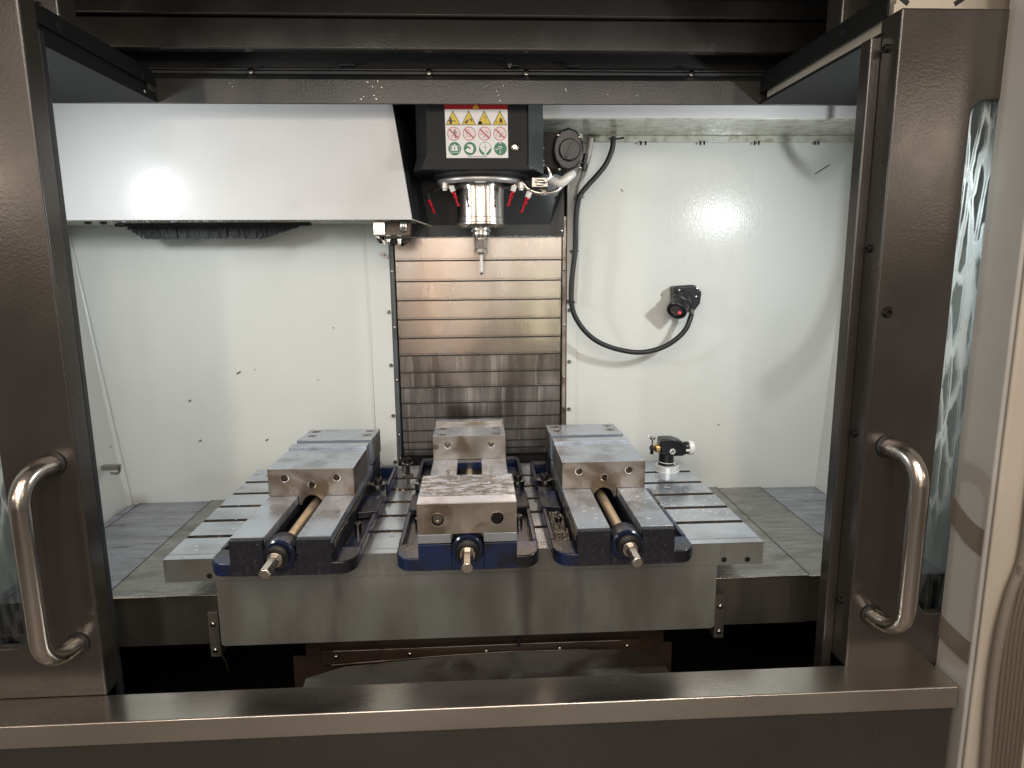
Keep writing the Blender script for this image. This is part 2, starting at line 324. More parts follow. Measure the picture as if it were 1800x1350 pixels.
mb = MB().add(slab([(1.125, -0.30, -0.30), (1.125, YB, -0.30), (1.215, YB, 1.25), (1.215, -0.30, 1.25)], 0, (0.02, 0, 0)), SF)
sr = struct('side_wall_right', mb, 'white_enamel')
# roof of the cabin: wet underside over the right half, plain elsewhere
mb = MB(); mb.box(0.19, 1.25, 0.45, YB, 0.992, 1.01)
rf = struct('roof_right', mb, 'wet_white_enamel', bevel=0.002)
mb = MB(); mb.box(0.19, 1.25, 0.444, 0.450, 0.994, 1.22); obj('front_lip', mb, 'white_cover', rf, bevel=0.001)
mb = MB(); mb.box(0.24, 1.2, YB-0.012, YB-0.0005, 0.973, 0.992); obj('rear_lip', mb, 'wet_white_enamel', rf, bevel=0.002)
pr = MB().lathe([(0.0035, 0), (0.0035, 0.008), (0.002, 0.012)], (0, 0, 0), (0, 0, -1), 8)
sp = None
for x in (0.30, 0.345, 0.52, 0.535, 0.70, 0.712, 0.865, 0.878, 1.05, 1.062):
    m_ = MB().lathe([(0.0028, 0), (0.0028, 0.007), (0.002, 0.011)], (x, YB-0.014, 0.975), (0, 0, -1), 8)
    obj('drip', m_, 'screw_black', rf)
struct('roof_front', MB().box(-1.25, 1.25, -0.30, 0.50, 1.225, 1.24), 'slate_paint')
struct('roof_left', MB().box(-1.25, 0.19, 0.50, YB, 1.225, 1.24), 'slate_paint')
struct('pit_floor', MB().box(-1.25, 1.25, -0.205, YB+0.02, -0.66, -0.64), 'pit_black')
struct('pit_wall_back', MB().box(-1.25, 1.25, YB, YB+0.02, -0.64, -0.30), 'pit_black')
struct('pit_wall_left', MB().box(-1.085, -1.065, -0.205, YB, -0.64, -0.30), 'pit_black')
struct('pit_wall_right', MB().box(1.125, 1.145, -0.205, YB, -0.64, -0.30), 'pit_black')
struct('pit_wall_front', MB().box(-1.25, 1.25, -0.206, -0.196, -0.64, -0.19), 'pit_black')
struct('shop_floor', MB().box(-5, 5, -8, -0.255, -1.02, -1.0), 'concrete')
struct('column_recess', MB().box(-0.24, 0.32, 0.745, 0.755, -0.30, 1.2), 'flat_black')

# small chips stuck on the walls
for x, z, a, l in ((-0.865, 0.213, 0.5, 0.016), (-0.845, 0.085, 0.6, 0.016), (-0.640, 0.083, 0.6, 0.016), (-0.71, 0.298, 0.6, 0.026), (-0.66, 0.307, 0, 0.004), (-0.415, 0.432, 0, 0.005), (-0.47, 0.272, 0, 0.004)):
    l *= 0.55; m_ = MB().box(-l/2, l/2, 0, 0.002, -0.0013, 0.0013, mtx=Matrix.Translation((x, YB-0.003, z)) @ Matrix.Rotation(-a if l < 0.02 else -a, 4, 'Y'))
    obj('stuck_chip', m_, 'screw_black', wl)
for x, z, a, l in ((0.47, 0.835, 0.9, 0.008), (0.60, 0.52, 0, 0.004), (1.085, 0.895, -0.55, 0.05), (0.80, 0.10, 0, 0.005)):
    m_ = MB().box(-l/2, l/2, 0, 0.002, -0.0011, 0.0011, mtx=Matrix.Translation((x, YB-0.002, z)) @ Matrix.Rotation(a, 4, 'Y'))
    obj('stuck_chip', m_, 'screw_black', wr)

# ================================================================== VERTICAL WAY COVER
zc = thing('vertical_way_cover', 'stainless telescopic cover of stacked horizontal slats behind the spindle', 'way cover', (0.035, 0.70, 0.0))
zs = [0.730, 0.634, 0.572, 0.514, 0.455, 0.397, 0.342, 0.288, 0.239, 0.188, 0.141, 0.097, 0.059, 0.034, 0.012]
for i in range(len(zs)-1):
    y = 0.690+0.0028*i; t, b = zs[i], zs[i+1]
    mb = MB()
    mb.prism([(y+0.008, t+0.004), (y, t+0.004), (y-0.0002, b+0.0042), (y-0.0014, b+0.0030), (y-0.0014, b-0.0005), (y+0.008, b-0.0005)], 'x', -0.219, 0.286)
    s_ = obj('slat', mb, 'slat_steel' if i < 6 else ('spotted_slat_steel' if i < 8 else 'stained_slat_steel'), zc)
    mb = MB().box(-0.2185, 0.2855, y+0.0008, y+0.0026, b-0.0050, b-0.0009); obj('wiper', mb, 'black_rubber', s_)
for x0, x1, m_ in ((-0.233, -0.223, 'head_paint_pale'), (0.2895, 0.301, 'jaw_steel')):
    mb = MB(); mb.box(x0, x1, 0.688, 0.74, 0.0, 0.76); rl = obj('side_rail', mb, m_, zc, bevel=0.001)
    for z in (0.60, 0.43, 0.265, 0.09, 0.012): put('screw', dome_y, ((x0+x1)/2, 0.688, z), rl)
mb = MB(); mb.box(-0.225, 0.30, 0.735, 0.742, -0.2, 0.02); obj('back_plate', mb, 'flat_black', zc)

# ================================================================== COLUMN SHROUD (dark plate above the slats)
mb = MB()
mb.box(-0.20, 0.292, 0.674, 0.684, 0.700, 0.85)
mb.add([(-0.17, 0.674, 0.735), (0.25, 0.674, 0.735), (0.292, 0.674, 0.84), (0.292, 0.674, 1.12), (-0.20, 0.674, 1.12), (-0.20, 0.674, 0.74),
        (-0.10, 0.64, 0.86), (0.20, 0.64, 0.86), (0.235, 0.64, 1.12), (-0.14, 0.64, 1.12)],
       [(0, 6, 7, 1), (1, 7, 8, 3, 2), (0, 5, 4, 9, 6), (6, 9, 8, 7)])
sh = tag(obj('column_shroud', mb, 'shroud_paint', bevel=0.001), 'dark grey painted sheet shroud between spindle head and steel slats', 'cover')
for x, z in ((0.288, 0.716), (0.205, 0.782), (-0.125, 0.78), (-0.165, 0.76)): put('screw', dome_y, (x-0.004, 0.673, z), sh)
mb = MB()
for k in range(90):
    x = -0.16+0.44*k/89+random.uniform(-.002, .002); r = random.uniform(0.0012, 0.0028)
    mb.lathe([(r*0.5, -r), (r, 0), (r*0.4, r)], (x, 0.671, 0.7005+random.uniform(-.001, .001)), (0, -1, 0), 6)
obj('coolant_beads', mb, 'coolant_drop', sh, kind='stuff')

# ================================================================== SPINDLE HEAD
sx, sy = 0.040, 0.550
hd = thing('spindle_head', 'dark grey milling spindle head with warning label and coolant nozzles', 'spindle head', (sx, sy, 0.87))
mb = MB()
# front body: octagonal plan with sloped lower left corner
zt = 1.2
top = [(-0.095, 0.412), (0.163, 0.412), (0.205, 0.45), (0.215, 0.66), (-0.145, 0.66), (-0.125, 0.46)]
bot = [(-0.112, 0.412), (0.163, 0.412), (0.205, 0.45), (0.205, 0.66), (-0.150, 0.66), (-0.135, 0.45)]
n = 6; vs = [(x, y, zt) for x, y in top]+[(x, y, 0.90) for x, y in top]+[(x, y, 0.860) for x, y in bot]
fs = [tuple(range(n)), tuple(range(3*n-1, 2*n-1, -1))]
for lv in range(2):
    for i in range(n): fs.append((lv*n+i, (lv+1)*n+i, (lv+1)*n+(i+1) % n, lv*n+(i+1) % n))
mb.add(vs, fs)
obj('housing', mb, 'head_paint', hd, bevel=0.0015, angle=12)
mb = MB().add(slab([(0.1645, 0.4108, 0.868), (0.2060, 0.4475, 0.853), (0.2060, 0.4475, 1.19), (0.1645, 0.4108, 1.19)], 0, (0.001, -0.002, 0)), SF)
obj('pale_bevel', mb, 'head_paint_pale', hd)  # paler slab laid over the housing's right bevel
mb = MB(); mb.lathe([(0.135, 0), (0.135, 0.008), (0.118, 0.016)], (sx, sy, 0.860), (0, 0, -1), 48)
cr_ = obj('nose_flange', mb, 'head_paint', hd)
for k in range(20):
    a = math.pi+math.pi*(k+0.5)/20
    m_ = MB(); dome(m_, (sx+0.126*math.cos(a), sy+0.126*math.sin(a), 0.853), (0, 0, -1), 0.0042, 0.004)
    obj('screw', m_, 'screw_steel', cr_)
mb = MB(); mb.tube([(sx+0.113*math.cos(2*math.pi*k/64), sy+0.113*math.sin(2*math.pi*k/64), 0.842) for k in range(64)], 0.0095, 14, close=True)
ring = obj('coolant_ring', mb, 'ring_steel', hd)
obj('ring_clip', MB().box(sx-0.014, sx+0.013, sy-0.126, sy-0.112, 0.852, 0.864), 'white_fitting', ring, bevel=0.001)
obj('ring_clip', MB().box(sx-0.014, sx+0.014, sy-0.125, sy-0.110, 0.8305, 0.8325), 'white_fitting', ring, bevel=0.0008)
mb = MB()
mb.lathe([(0.066, 0.0), (0.066, 0.100), (0.0675, 0.1015), (0.0675, 0.105), (0.0665, 0.106), (0.0665, 0.113), (0.0685, 0.1145), (0.0685, 0.119), (0.058, 0.127), (0.030, 0.127)], (sx, sy, 0.848), (0, 0, -1), 64)
obj('spindle_nose', mb, 'polished_steel', hd, angle=25)
# nozzles: white elbow, hex nut, red stepped nozzle
def nozzle(p, d, elbow_from, scale=1.0, dark=False):
    p = Vector(p); d = Vector(d).normalized(); s = scale
    mb = MB()
    mb.lathe([(0.0055*s, 0), (0.0062*s, 0.004*s), (0.0048*s, 0.006*s), (0.0048*s, 0.012*s), (0.006*s, 0.013*s), (0.006*s, 0.019*s), (0.0034*s, 0.021*s), (0.0034*s, 0.036*s), (0.0046*s, 0.037*s), (0.0046*s, 0.042*s), (0.002*s, 0.043*s)], p, d, 14)
    nz = obj('nozzle', mb, 'red_anodised', hd)
    mb = MB(); mb.cyl(p-d*0.016*s, p-d*0.0002, 0.0082*s, 6); obj('hex_nut', mb, 'screw_black' if dark else 'white_fitting', nz, bevel=0.0006)
    mb = MB(); mb.tube(spline([Vector(elbow_from), Vector(elbow_from)+Vector((0, 0, -0.010)), p-d*0.018*s, p-d*0.014*s], 5), 0.0042*s, 10)
    obj('elbow', mb, 'screw_black' if dark else 'handle_steel', nz)
nozzle((-0.033, 0.475, 0.812), (0.35, 0.05, -1), (-0.052, 0.49, 0.836), 0.95)
nozzle((0.127, 0.475, 0.812), (-0.32, 0.05, -1), (0.142, 0.49, 0.836), 0.95)
nozzle((0.166, 0.470, 0.795), (-0.42, 0.05, -1), (0.166, 0.50, 0.83), 1.0)
nozzle((-0.100, 0.500, 0.793), (0.40, 0.05, -1), (-0.075, 0.52, 0.835), 0.9, dark=True)
for x in (-0.055, 0.150):
    mb = MB(); mb.cyl((x, 0.484, 0.836), (x, 0.482, 0.820), 0.0078, 6); mb.cyl((x, 0.482, 0.820), (x, 0.482, 0.815), 0.006, 12); obj('hex_fitting', mb, 'white_fitting', hd, bevel=0.0006)
# brass push button
mb = MB(); mb.lathe([(0.0115, 0), (0.0115, 0.003), (0.010, 0.005), (0.006, 0.0065), (0.0058, 0.0045)], (0.1295, 0.412, 0.9155), (0, -1, 0), 6)
obj('push_button', mb, 'brass_button', hd, bevel=0.0006)
# safety label
LY = 0.4115
def LP(X, Y): return (-0.0465+(X-50)/1475*0.159, 1.0195-(Y-40)/1260*0.1305)
def lab(poly, lvl, mi, mb): 
    pts = [LP(*p) for p in poly]; y = LY-0.0004*lvl
    n = len(pts); mb.add([(x, y, z) for x, z in pts]+[(x, y+0.0003, z) for x, z in pts], [tuple(range(n)), tuple(range(2*n-1, n-1, -1))]+[(i, i+n, (i+1) % n+n, (i+1) % n) for i in range(n)], mi)
def ell(cx, cy, rx, ry, n=28): return [(cx+rx*math.cos(2*math.pi*k/n), cy+ry*math.sin(2*math.pi*k/n)) for k in range(n)]
def line(x0, y0, x1, y1, w_):
    dx, dy = x1-x0, y1-y0; l = math.hypot(dx, dy); nx, ny = -dy/l*w_/2, dx/l*w_/2
    return [(x0+nx, y0+ny), (x1+nx, y1+ny), (x1-nx, y1-ny), (x0-nx, y0-ny)]
mb = MB(); lab([(40, 160), (1520, 160), (1525, 1300), (55, 1300)], 1, 0, mb); lab([(35, -260), (1520, -260), (1520, 160), (40, 160)], 1, 1, mb)
label = obj('warning_label', mb, ['label_white', 'label_red'], hd)
LM = ['label_white', 'label_red', 'label_yellow', 'label_black', 'label_green', 'label_pink']
mb = MB(); lab([(770, 40), (850, 135), (690, 135)], 2, 2, mb); lab([(764, 66), (776, 66), (774, 108), (766, 108)], 3, 3, mb); lab(ell(770, 120, 7, 6, 8), 3, 3, mb); obj('alert_triangle', mb, LM, label)
figs = [
    [[ell(170, 370, 28, 28, 12), [(145, 400), (205, 400), (205, 505), (145, 505)], line(200, 415, 300, 445, 18), line(150, 410, 95, 440, 16)]],
    [[[(500, 480), (520, 440), (580, 400), (600, 410), (565, 460), (580, 485)], line(630, 360, 660, 440, 10), line(600, 400, 690, 400, 8), line(660, 350, 680, 470, 8)]],
    [[ell(870, 470, 45, 40, 16), [(830, 460), (910, 460), (915, 505), (825, 505)], line(945, 320, 1010, 330, 8), line(980, 340, 1000, 420, 8), line(940, 480, 1080, 490, 8)]],
    [[ell(1360, 385, 28, 28, 12), line(1350, 410, 1330, 500, 18), line(1370, 410, 1400, 500, 18), [(1335, 405), (1385, 405), (1400, 450), (1320, 450)], line(1240, 430, 1270, 480, 12)]],
]
for i in range(4):
    mb = MB(); cx = 232+368*i
    lab([(cx, 185), (cx+175, 527), (cx-172, 527)], 2, 3, mb); lab([(cx, 215), (cx+152, 513), (cx-149, 513)], 3, 2, mb)
    for q in figs[i][0]: lab(q, 4, 3, mb)
    obj('hazard_triangle', mb, LM, label)
inner = [
    [ell(272, 635, 14, 18, 10), line(265, 650, 285, 840, 22), line(200, 690, 320, 690, 14), line(270, 760, 180, 790, 12), line(320, 690, 320, 740, 10)],
    [line(545, 700, 560, 740, 10), line(520, 785, 640, 785, 7), line(590, 620, 580, 650, 6), line(610, 680, 660, 690, 5)],
    [line(1015, 650, 1012, 700, 12), line(960, 760, 955, 830, 9), line(1040, 700, 1060, 720, 6), ell(885, 740, 12, 14, 10)],
    [line(1310, 810, 1330, 770, 12), line(1350, 810, 1330, 770, 12), line(1320, 640, 1330, 660, 6), line(1260, 730, 1255, 790, 6), line(1380, 680, 1400, 740, 5)],
]
for i in range(4):
    mb = MB(); cx = 242+364*i
    lab(ell(cx, 727, 152, 163), 2, 1, mb); lab(ell(cx, 727, 138, 149), 3, 5, mb)
    for q in inner[i]: lab(q, 4, 3, mb)
    lab(line(cx-110, 727-105, cx+108, 727+105, 26), 5, 1, mb)
    obj('prohibition_circle', mb, LM, label)
for i in range(4):
    mb = MB(); cx = 255+362*i; cy = 1080
    lab(ell(cx, cy, 150, 160), 2, 4, mb)
    if i == 0:
        for q in (line(cx-105, cy-70, cx+105, cy-70, 8), line(cx-105, cy+92, cx+105, cy+92, 8), line(cx-105, cy-70, cx-105, cy+92, 8), line(cx+105, cy-70, cx+105, cy+92, 8), [(cx-70, cy-60), (cx+65, cy-60), (cx+70, cy+55), (cx-75, cy+55)], ell(cx-5, cy-80, 28, 26, 12)): lab(q, 3, 0, mb)
        lab([(cx-12, cy-35), (cx+8, cy-35), (cx+4, cy+40), (cx-14, cy+40)], 4, 4, mb)
    if i == 1:
        lab([(cx-80, cy-75), (cx-30, cy-105), (cx+45, cy-95), (cx+85, cy-30), (cx+75, cy+50), (cx+50, cy+105), (cx-20, cy+95), (cx-95, cy+60), (cx-105, cy+20), (cx-60, cy-5), (cx-30, cy-45)], 3, 0, mb)
        lab([(cx-80, cy-60), (cx-20, cy-55), (cx+15, cy-10), (cx, cy+25), (cx-25, cy-15), (cx-75, cy-25)], 4, 4, mb)
    if i == 2:
        lab([(cx-135, cy-30)]+[(cx+138*math.cos(a), cy-12-135*math.sin(a)) for a in [math.pi*(1-k/12) for k in range(13)]]+[(cx+100, cy+20), (cx+60, cy+80), (cx+25, cy+95), (cx+22, cy+150), (cx-20, cy+150), (cx-20, cy+95), (cx-60, cy+80), (cx-100, cy+20)], 3, 0, mb)
        lab(line(cx-2, cy-120, cx+2, cy+70, 7), 4, 3, mb); lab(line(cx-60, cy-25, cx+60, cy-25, 5), 4, 3, mb)
    if i == 3:
        for q in (ell(cx-5, cy-30, 45, 35, 14), line(cx-120, cy+18, cx-60, cy+14, 22), line(cx-5, cy+20, cx-5, cy+130, 14), line(cx-30, cy-140, cx+20, cy-125, 20)): lab(q, 3, 0, mb)
        lab(ell(cx-5, cy-30, 28, 20, 12), 4, 4, mb)
    obj('mandatory_circle', mb, LM, label)
mb = MB(); X = 560
while X < 1020:
    ww = random.choice((8, 12, 16)); lab([(X, 1262), (X+ww, 1262), (X+ww, 1278), (X, 1278)], 2, 3, mb); X += ww+7
obj('fine_print', mb, LM, label)
# programmable coolant motor to the right of the head
mb = MB()
prof = [(0.042*math.cos(a)*1.0, 0.052*math.sin(a)) for a in [2*math.pi*k/12 for k in range(12)]]
mb.prism([(0.277+x, 0.920+z*1.08) for x, z in prof], 'y', 0.47, 0.60)
mot = obj('coolant_motor', mb, 'black_plastic', hd, bevel=0.007, seg=3)
mb = MB(); mb.lathe([(0.029, 0), (0.029, 0.006), (0.026, 0.009)], (0.279, 0.470, 0.918), (0, -1, 0), 28); obj('cap', mb, 'black_plastic', mot)
mb = MB(); mb.box(-0.004, 0.004, 0, 0.003, -0.022, 0.022, mtx=Matrix.Translation((0.279, 0.458, 0.918)) @ Matrix.Rotation(R(28), 4, 'Y')); obj('grip_bar', mb, 'black_plastic', mot, bevel=0.001)
for x, z in ((0.250, 0.955), (0.306, 0.950), (0.309, 0.872), (0.252, 0.868)): put('screw', dome_y, (x, 0.470, z), mot)
mb = MB(); mb.box(0.200, 0.262, 0.50, 0.61, 0.872, 0.968); obj('motor_bracket', mb, 'flat_black', hd, bevel=0.002)
mb = MB(); mb.box(0.205, 0.335, 0.61, 0.62, 0.95, 0.985); obj('mount_arm', mb, 'white_enamel', hd, bevel=0.001)
mb = MB(); mb.tube(spline([(0.285, 0.52, 0.862), (0.272, 0.51, 0.838), (0.245, 0.50, 0.815), (0.205, 0.49, 0.808), (0.172, 0.49, 0.818), (0.155, 0.49, 0.836)], 6), 0.006, 12); obj('coolant_pipe', mb, 'handle_steel', hd)
mb = MB(); mb.tube(spline([(0.205, 0.47, 0.885), (0.222, 0.46, 0.868), (0.226, 0.46, 0.848), (0.212, 0.46, 0.836), (0.188, 0.47, 0.838)], 6), 0.0042, 10); obj('coolant_pipe', mb, 'polished_steel', hd)
mb = MB(); mb.lathe([(0.012, 0), (0.014, 0.004), (0.014, 0.014), (0.010, 0.016), (0.010, 0.03)], (0.205, 0.50, 0.835), (0.25, -0.2, -0.7), 6); obj('hex_valve', mb, 'screw_steel', hd, bevel=0.0007)
mb = MB(); mb.box(0.178, 0.222, 0.47, 0.53, 0.822, 0.848); mb.box(0.19, 0.21, 0.465, 0.47, 0.826, 0.842); obj('manifold_block', mb, 'screw_steel', hd, bevel=0.002)
mb = MB(); mb.tube(spline([(0.232, 0.50, 0.845), (0.258, 0.49, 0.835), (0.278, 0.49, 0.85), (0.292, 0.50, 0.862)], 6), 0.012, 12); obj('elbow_pipe', mb, 'white_fitting', hd)
for k in range(16):
    x = 0.16+random.random()*0.05
    m_ = MB(); m_.lathe([(0.0016, -.001), (0.0022, 0), (0.001, 0.002)], (x, 0.412+(x-0.163)*0.9-0.003, random.uniform(0.86, 0.93)), (0, -1, 0), 6)
    obj('bead', m_, 'coolant_drop', hd)

# tool in the spindle
tl = thing('tool_holder', 'polished collet chuck holding a slim probe tip in the spindle', 'tool holder', (sx, sy, 0.72))
mb = MB(); mb.lathe([(0.024, 0), (0.026, 0.002), (0.026, 0.007), (0.021, 0.009), (0.021, 0.013), (0.026, 0.015), (0.026, 0.020), (0.022, 0.022), (0.016, 0.030)], (sx, sy, 0.722), (0, 0, -1), 32, cap=True)
obj('flange', mb, 'polished_steel', tl, angle=25)
for k in range(7):
    a = math.pi+0.25+(math.pi-0.5)*k/6; p = (sx+0.025*math.cos(a), sy+0.025*math.sin(a), 0.712+0.004*(k % 2))
    obj('bead', MB().lathe([(0.002, -.002), (0.003, 0), (0.0015, 0.0025)], p, (math.cos(a), math.sin(a), 0), 8), 'coolant_drop', tl)
mb = MB(); mb.lathe([(0.0175, 0), (0.0175, 0.004), (0.0185, 0.006), (0.0175, 0.028), (0.0195, 0.030), (0.0195, 0.040), (0.016, 0.045), (0.008, 0.046)], (sx, sy, 0.6925), (0, 0, -1), 12)
obj('collet_nut', mb, 'polished_steel', tl, angle=20)
mb = MB(); mb.cyl((sx, sy, 0.6472), (sx, sy, 0.597), 0.0042, 14); obj('stem', mb, 'white_fitting', tl)
mb = MB(); mb.lathe([(0.001, 0), (0.0034, 0.0012), (0.0042, 0.0035), (0.0034, 0.006), (0.001, 0.0072)], (sx, sy, 0.597), (0, 0, -1), 14); obj('ball_tip', mb, 'black_plastic', tl)

# ================================================================== TOOL CHANGER COVER
tc_ = thing('tool_changer_cover', 'large white sheet metal box covering the tool changer at upper left', 'machine cover', (-0.65, 0.45, 0.74))
mb = MB()
P = [(-1.20, 0.742), (-0.142, 0.738), (-0.187, 1.06), (-0.187, 1.22), (-1.20, 1.22)]
mb.prism(P, 'y', 0.450, 0.455)
obj('front_panel', mb, 'white_cover', tc_, bevel=0.0012)
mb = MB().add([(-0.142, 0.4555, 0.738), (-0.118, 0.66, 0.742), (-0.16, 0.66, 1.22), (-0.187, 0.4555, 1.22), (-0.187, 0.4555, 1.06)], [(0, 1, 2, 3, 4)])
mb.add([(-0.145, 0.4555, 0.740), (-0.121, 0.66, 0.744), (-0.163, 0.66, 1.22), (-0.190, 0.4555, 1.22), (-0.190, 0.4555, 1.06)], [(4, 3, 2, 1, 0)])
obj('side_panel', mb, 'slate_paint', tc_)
mb = MB(); mb.box(-1.20, -0.150, 0.458, 0.685, 0.740, 0.744); obj('bottom_panel', mb, 'wet_white_enamel', tc_)
mb = MB(); mb.add(slab([(-0.150, 0.452, 0.7385), (-0.140, 0.452, 0.737), (-0.100, 0.60, 0.728), (-0.110, 0.60, 0.728)], 0, (0, 0, 0.0025)), SF); obj('bent_tab', mb, 'cream_tone', tc_)
mb = MB()
for k in range(150):
    x = random.uniform(-0.93, -0.16); r = random.uniform(0.0012, 0.0034)
    mb.lathe([(r*0.7, 0), (r, r*0.4), (r*0.5, r*1.2)], (x, 0.458+random.uniform(0, 0.03), 0.740), (0, 0, -1), 6)
obj('coolant_beads', mb, 'coolant_drop', tc_, kind='stuff')
for x in (-1.01, -0.97, -0.925): obj('screw', MB().lathe([(0.009, 0), (0.009, 0.004), (0.006, 0.007)], (x+0.005, 0.50, 0.740), (0, 0, -1), 10), 'rust_brown', tc_)
# brush: carrier bar and bristles
mb = MB(); mb.box(-0.975, -0.44, 0.575, 0.60, 0.731, 0.740); br = obj('brush_bar', mb, 'screw_black', tc_, bevel=0.001)
mb = MB()
for k in range(1500):
    u = random.random(); x = -0.945+u*0.47; y = random.uniform(0.578, 0.597)
    edge = min((x+0.955)/0.045, 1, (-0.468-x)/0.10 if x > -0.57 else 1); edge = max(edge, 0.12)
    L_ = 0.033*edge*random.uniform(0.78, 1.12); dx = random.gauss(0.002, 0.0035) - (0.008 if x > -0.58 else 0)*edge; r = 0.0011
    mb.add([(x-r, y, 0.732), (x+r, y, 0.732), (x, y+r*1.5, 0.732), (x+dx-r*.7, y, 0.732-L_), (x+dx+r*.7, y, 0.732-L_), (x+dx, y+r, 0.732-L_)], [(0, 1, 4, 3), (1, 2, 5, 4), (2, 0, 3, 5), (3, 4, 5)])
obj('bristles', mb, 'black_bristle', br, kind='stuff')
# gripper arm end
ta = thing('gripper', 'wet polished steel tool changer arm end below the white cover', 'gripper', (-0.20, 0.50, 0.71))
mb = MB(); mb.box(-0.2535, -0.222, 0.500, 0.56, 0.700, 0.7365); obj('arm_plate', mb, 'polished_steel', ta, bevel=0.002)
mb = MB(); mb.prism([(-0.221, 0.699), (-0.155, 0.699), (-0.152, 0.736), (-0.221, 0.736)], 'y', 0.507, 0.56); obj('arm_block', mb, 'slot_steel', ta, bevel=0.002)
mb = MB(); mb.lathe([(0.011, 0), (0.012, 0.002), (0.012, 0.02), (0.008, 0.026)], (-0.172, 0.508, 0.735), (0, 0, -1), 14); obj('guide_pin', mb, 'polished_steel', ta)
for x, y, r, h in ((-0.236, 0.515, 0.011, 0.020), (-0.214, 0.505, 0.008, 0.020), (-0.198, 0.515, 0.010, 0.024), (-0.184, 0.505, 0.007, 0.026), (-0.170, 0.512, 0.009, 0.024), (-0.205, 0.53, 0.012, 0.026), (-0.178, 0.53, 0.010, 0.028)):
    mb = MB(); mb.lathe([(r, 0), (r, h*0.55), (r*0.8, h*0.6), (r*0.8, h*0.8), (r*0.55, h*0.85), (r*0.5, h)], (x, y, 0.699), (0, 0, -1), 14)
    b_ = obj('roller', mb, 'polished_steel' if r < 0.009 else 'screw_black', ta)
mb = MB(); mb.prism([(-0.250, 0.697), (-0.240, 0.697), (-0.228, 0.676), (-0.222, 0.674), (-0.224, 0.684)], 'y', 0.503, 0.515); obj('claw', mb, 'polished_steel', ta)
mb = MB(); mb.box(-0.222, -0.150, 0.495, 0.54, 0.690, 0.698); obj('arm_cap', mb, 'screw_black', ta, bevel=0.001)

# ================================================================== HEADER BEAMS, DOOR TOPS
hb = thing('door_header', 'brown painted header beam spanning the door opening with bolted rail', 'header beam', (0.03, 0.37, 1.01))
mb = MB(); mb.prism([(0.370, 1.010), (0.370, 1.068), (0.384, 1.079), (0.395, 1.079), (0.395, 1.074), (0.374, 1.062), (0.374, 1.010)], 'x', -1.15, 1.15); obj('lower_beam', mb, 'brown_paint_dark', hb, bevel=0.002)
mb = MB(); mb.box(-1.15, 1.15, 0.4045, 0.409, 1.07, 1.2); obj('rear_plate', mb, 'flat_black', hb)
mb = MB(); mb.box(-1.15, 1.15, 0.386, 0.404, 1.083, 1.0905); obj('track', mb, 'slate_paint', hb, bevel=0.001)
mb = MB(); mb.box(-1.15, 1.15, 0.392, 0.404, 1.094, 1.0975); obj('track', mb, 'brown_paint_dark', hb, bevel=0.001)
for x in (-0.515, -0.083, 0.158, 0.575):
    obj('rail_bolt', MB().lathe([(0.009, 0), (0.009, 0.003), (0.0075, 0.006), (0.003, 0.0072)], (x, 0.386, 1.0875), (0, -1, 0.2), 14), 'screw_steel', hb)
put('screw', sock_y, (0.118, 0.3985, 1.108), hb)
for x0, x1 in ((-0.30, -0.265), (0.26, 0.29), (0.12, 0.14)): obj('clip', MB().box(x0, x1, 0.385, 0.4, 1.1035, 1.106), 'slate_paint', hb)
fb = thing('upper_fascia', 'two stacked glossy brown fascia panels across the very top', 'fascia', (0.03, 0.30, 1.12))
mb = MB(); mb.box(-1.15, 1.15, 0.300, 0.33, 1.1155, 1.1835); obj('panel', mb, 'brown_paint', fb, bevel=0.004, seg=3)
mb = MB(); mb.box(-1.15, 1.15, 0.294, 0.33, 1.1870, 1.45); obj('panel', mb, 'brown_paint', fb, bevel=0.004, seg=3)

def door_top(name, s, xi, label):
    """inner lip and flat underside running back from door to header; s=-1 left, +1 right"""
    t = thing(name, label, 'bracket', (s*xi, 0.1, 1.01), 'brackets from the doors back to the header')
    a, b = sorted((s*xi, s*(xi+0.40)))
    mb = MB(); mb.box(a, b, -0.166, 0.368, 1.011, 1.015); obj('underside_plate', mb, 'bracket_paint', t, bevel=0.001)
    a, b = sorted((s*xi, s*(xi+0.004)))
    mb = MB(); mb.prism([(-0.166, (1.047 if s < 0 else 1.040)), (0.366, (1.047 if s < 0 else 1.036)), (0.366, 1.064), (0.350, 1.082), (0.02, 1.080), (-0.10, 1.080), (-0.166, 1.080)], 'x', a, b)
    obj('inner_lip', mb, 'bracket_paint', t, bevel=0.0008)
    a, b = sorted((s*(xi+0.001), s*(xi+0.003)))
    mb = MB(); mb.box(a, b, -0.166, 0.365, 1.0152, (1.033 if s < 0 else 1.018)); obj('lower_lip', mb, 'bracket_paint', t)
    a2, b2 = sorted((s*(xi+0.012), s*(xi+0.016)))
    mb = MB(); mb.box(a2, b2, -0.166, 0.350, 1.0155, 1.060); obj('slot_tone_strip', mb, 'flat_black' if s < 0 else 'cream_tone', t)  # backs the slot: shade painted black at left, inside light painted pale at right
    for y in (0.30, -0.02):
        m_ = MB().lathe([(0.0085, 0), (0.0085, 0.002), (0.004, 0.0022)], (s*xi-s*0.0002, y, 1.058), (-s, 0, 0), 12); obj('hole_plug', m_, 'flat_black', t)
    m_ = MB(); dome(m_, (s*xi-s*0.001, 0.290 if s > 0 else 0.30, 1.023), (-s, 0, 0), 0.005); obj('screw', m_, 'screw_steel', t)
    return t
door_top('door_top_bracket', -1, 0.7365, 'dark bracket behind the left door top running back to the header')
tR = door_top('door_top_bracket', 1, 0.747, 'dark bracket behind the right door top with pale strip along it')
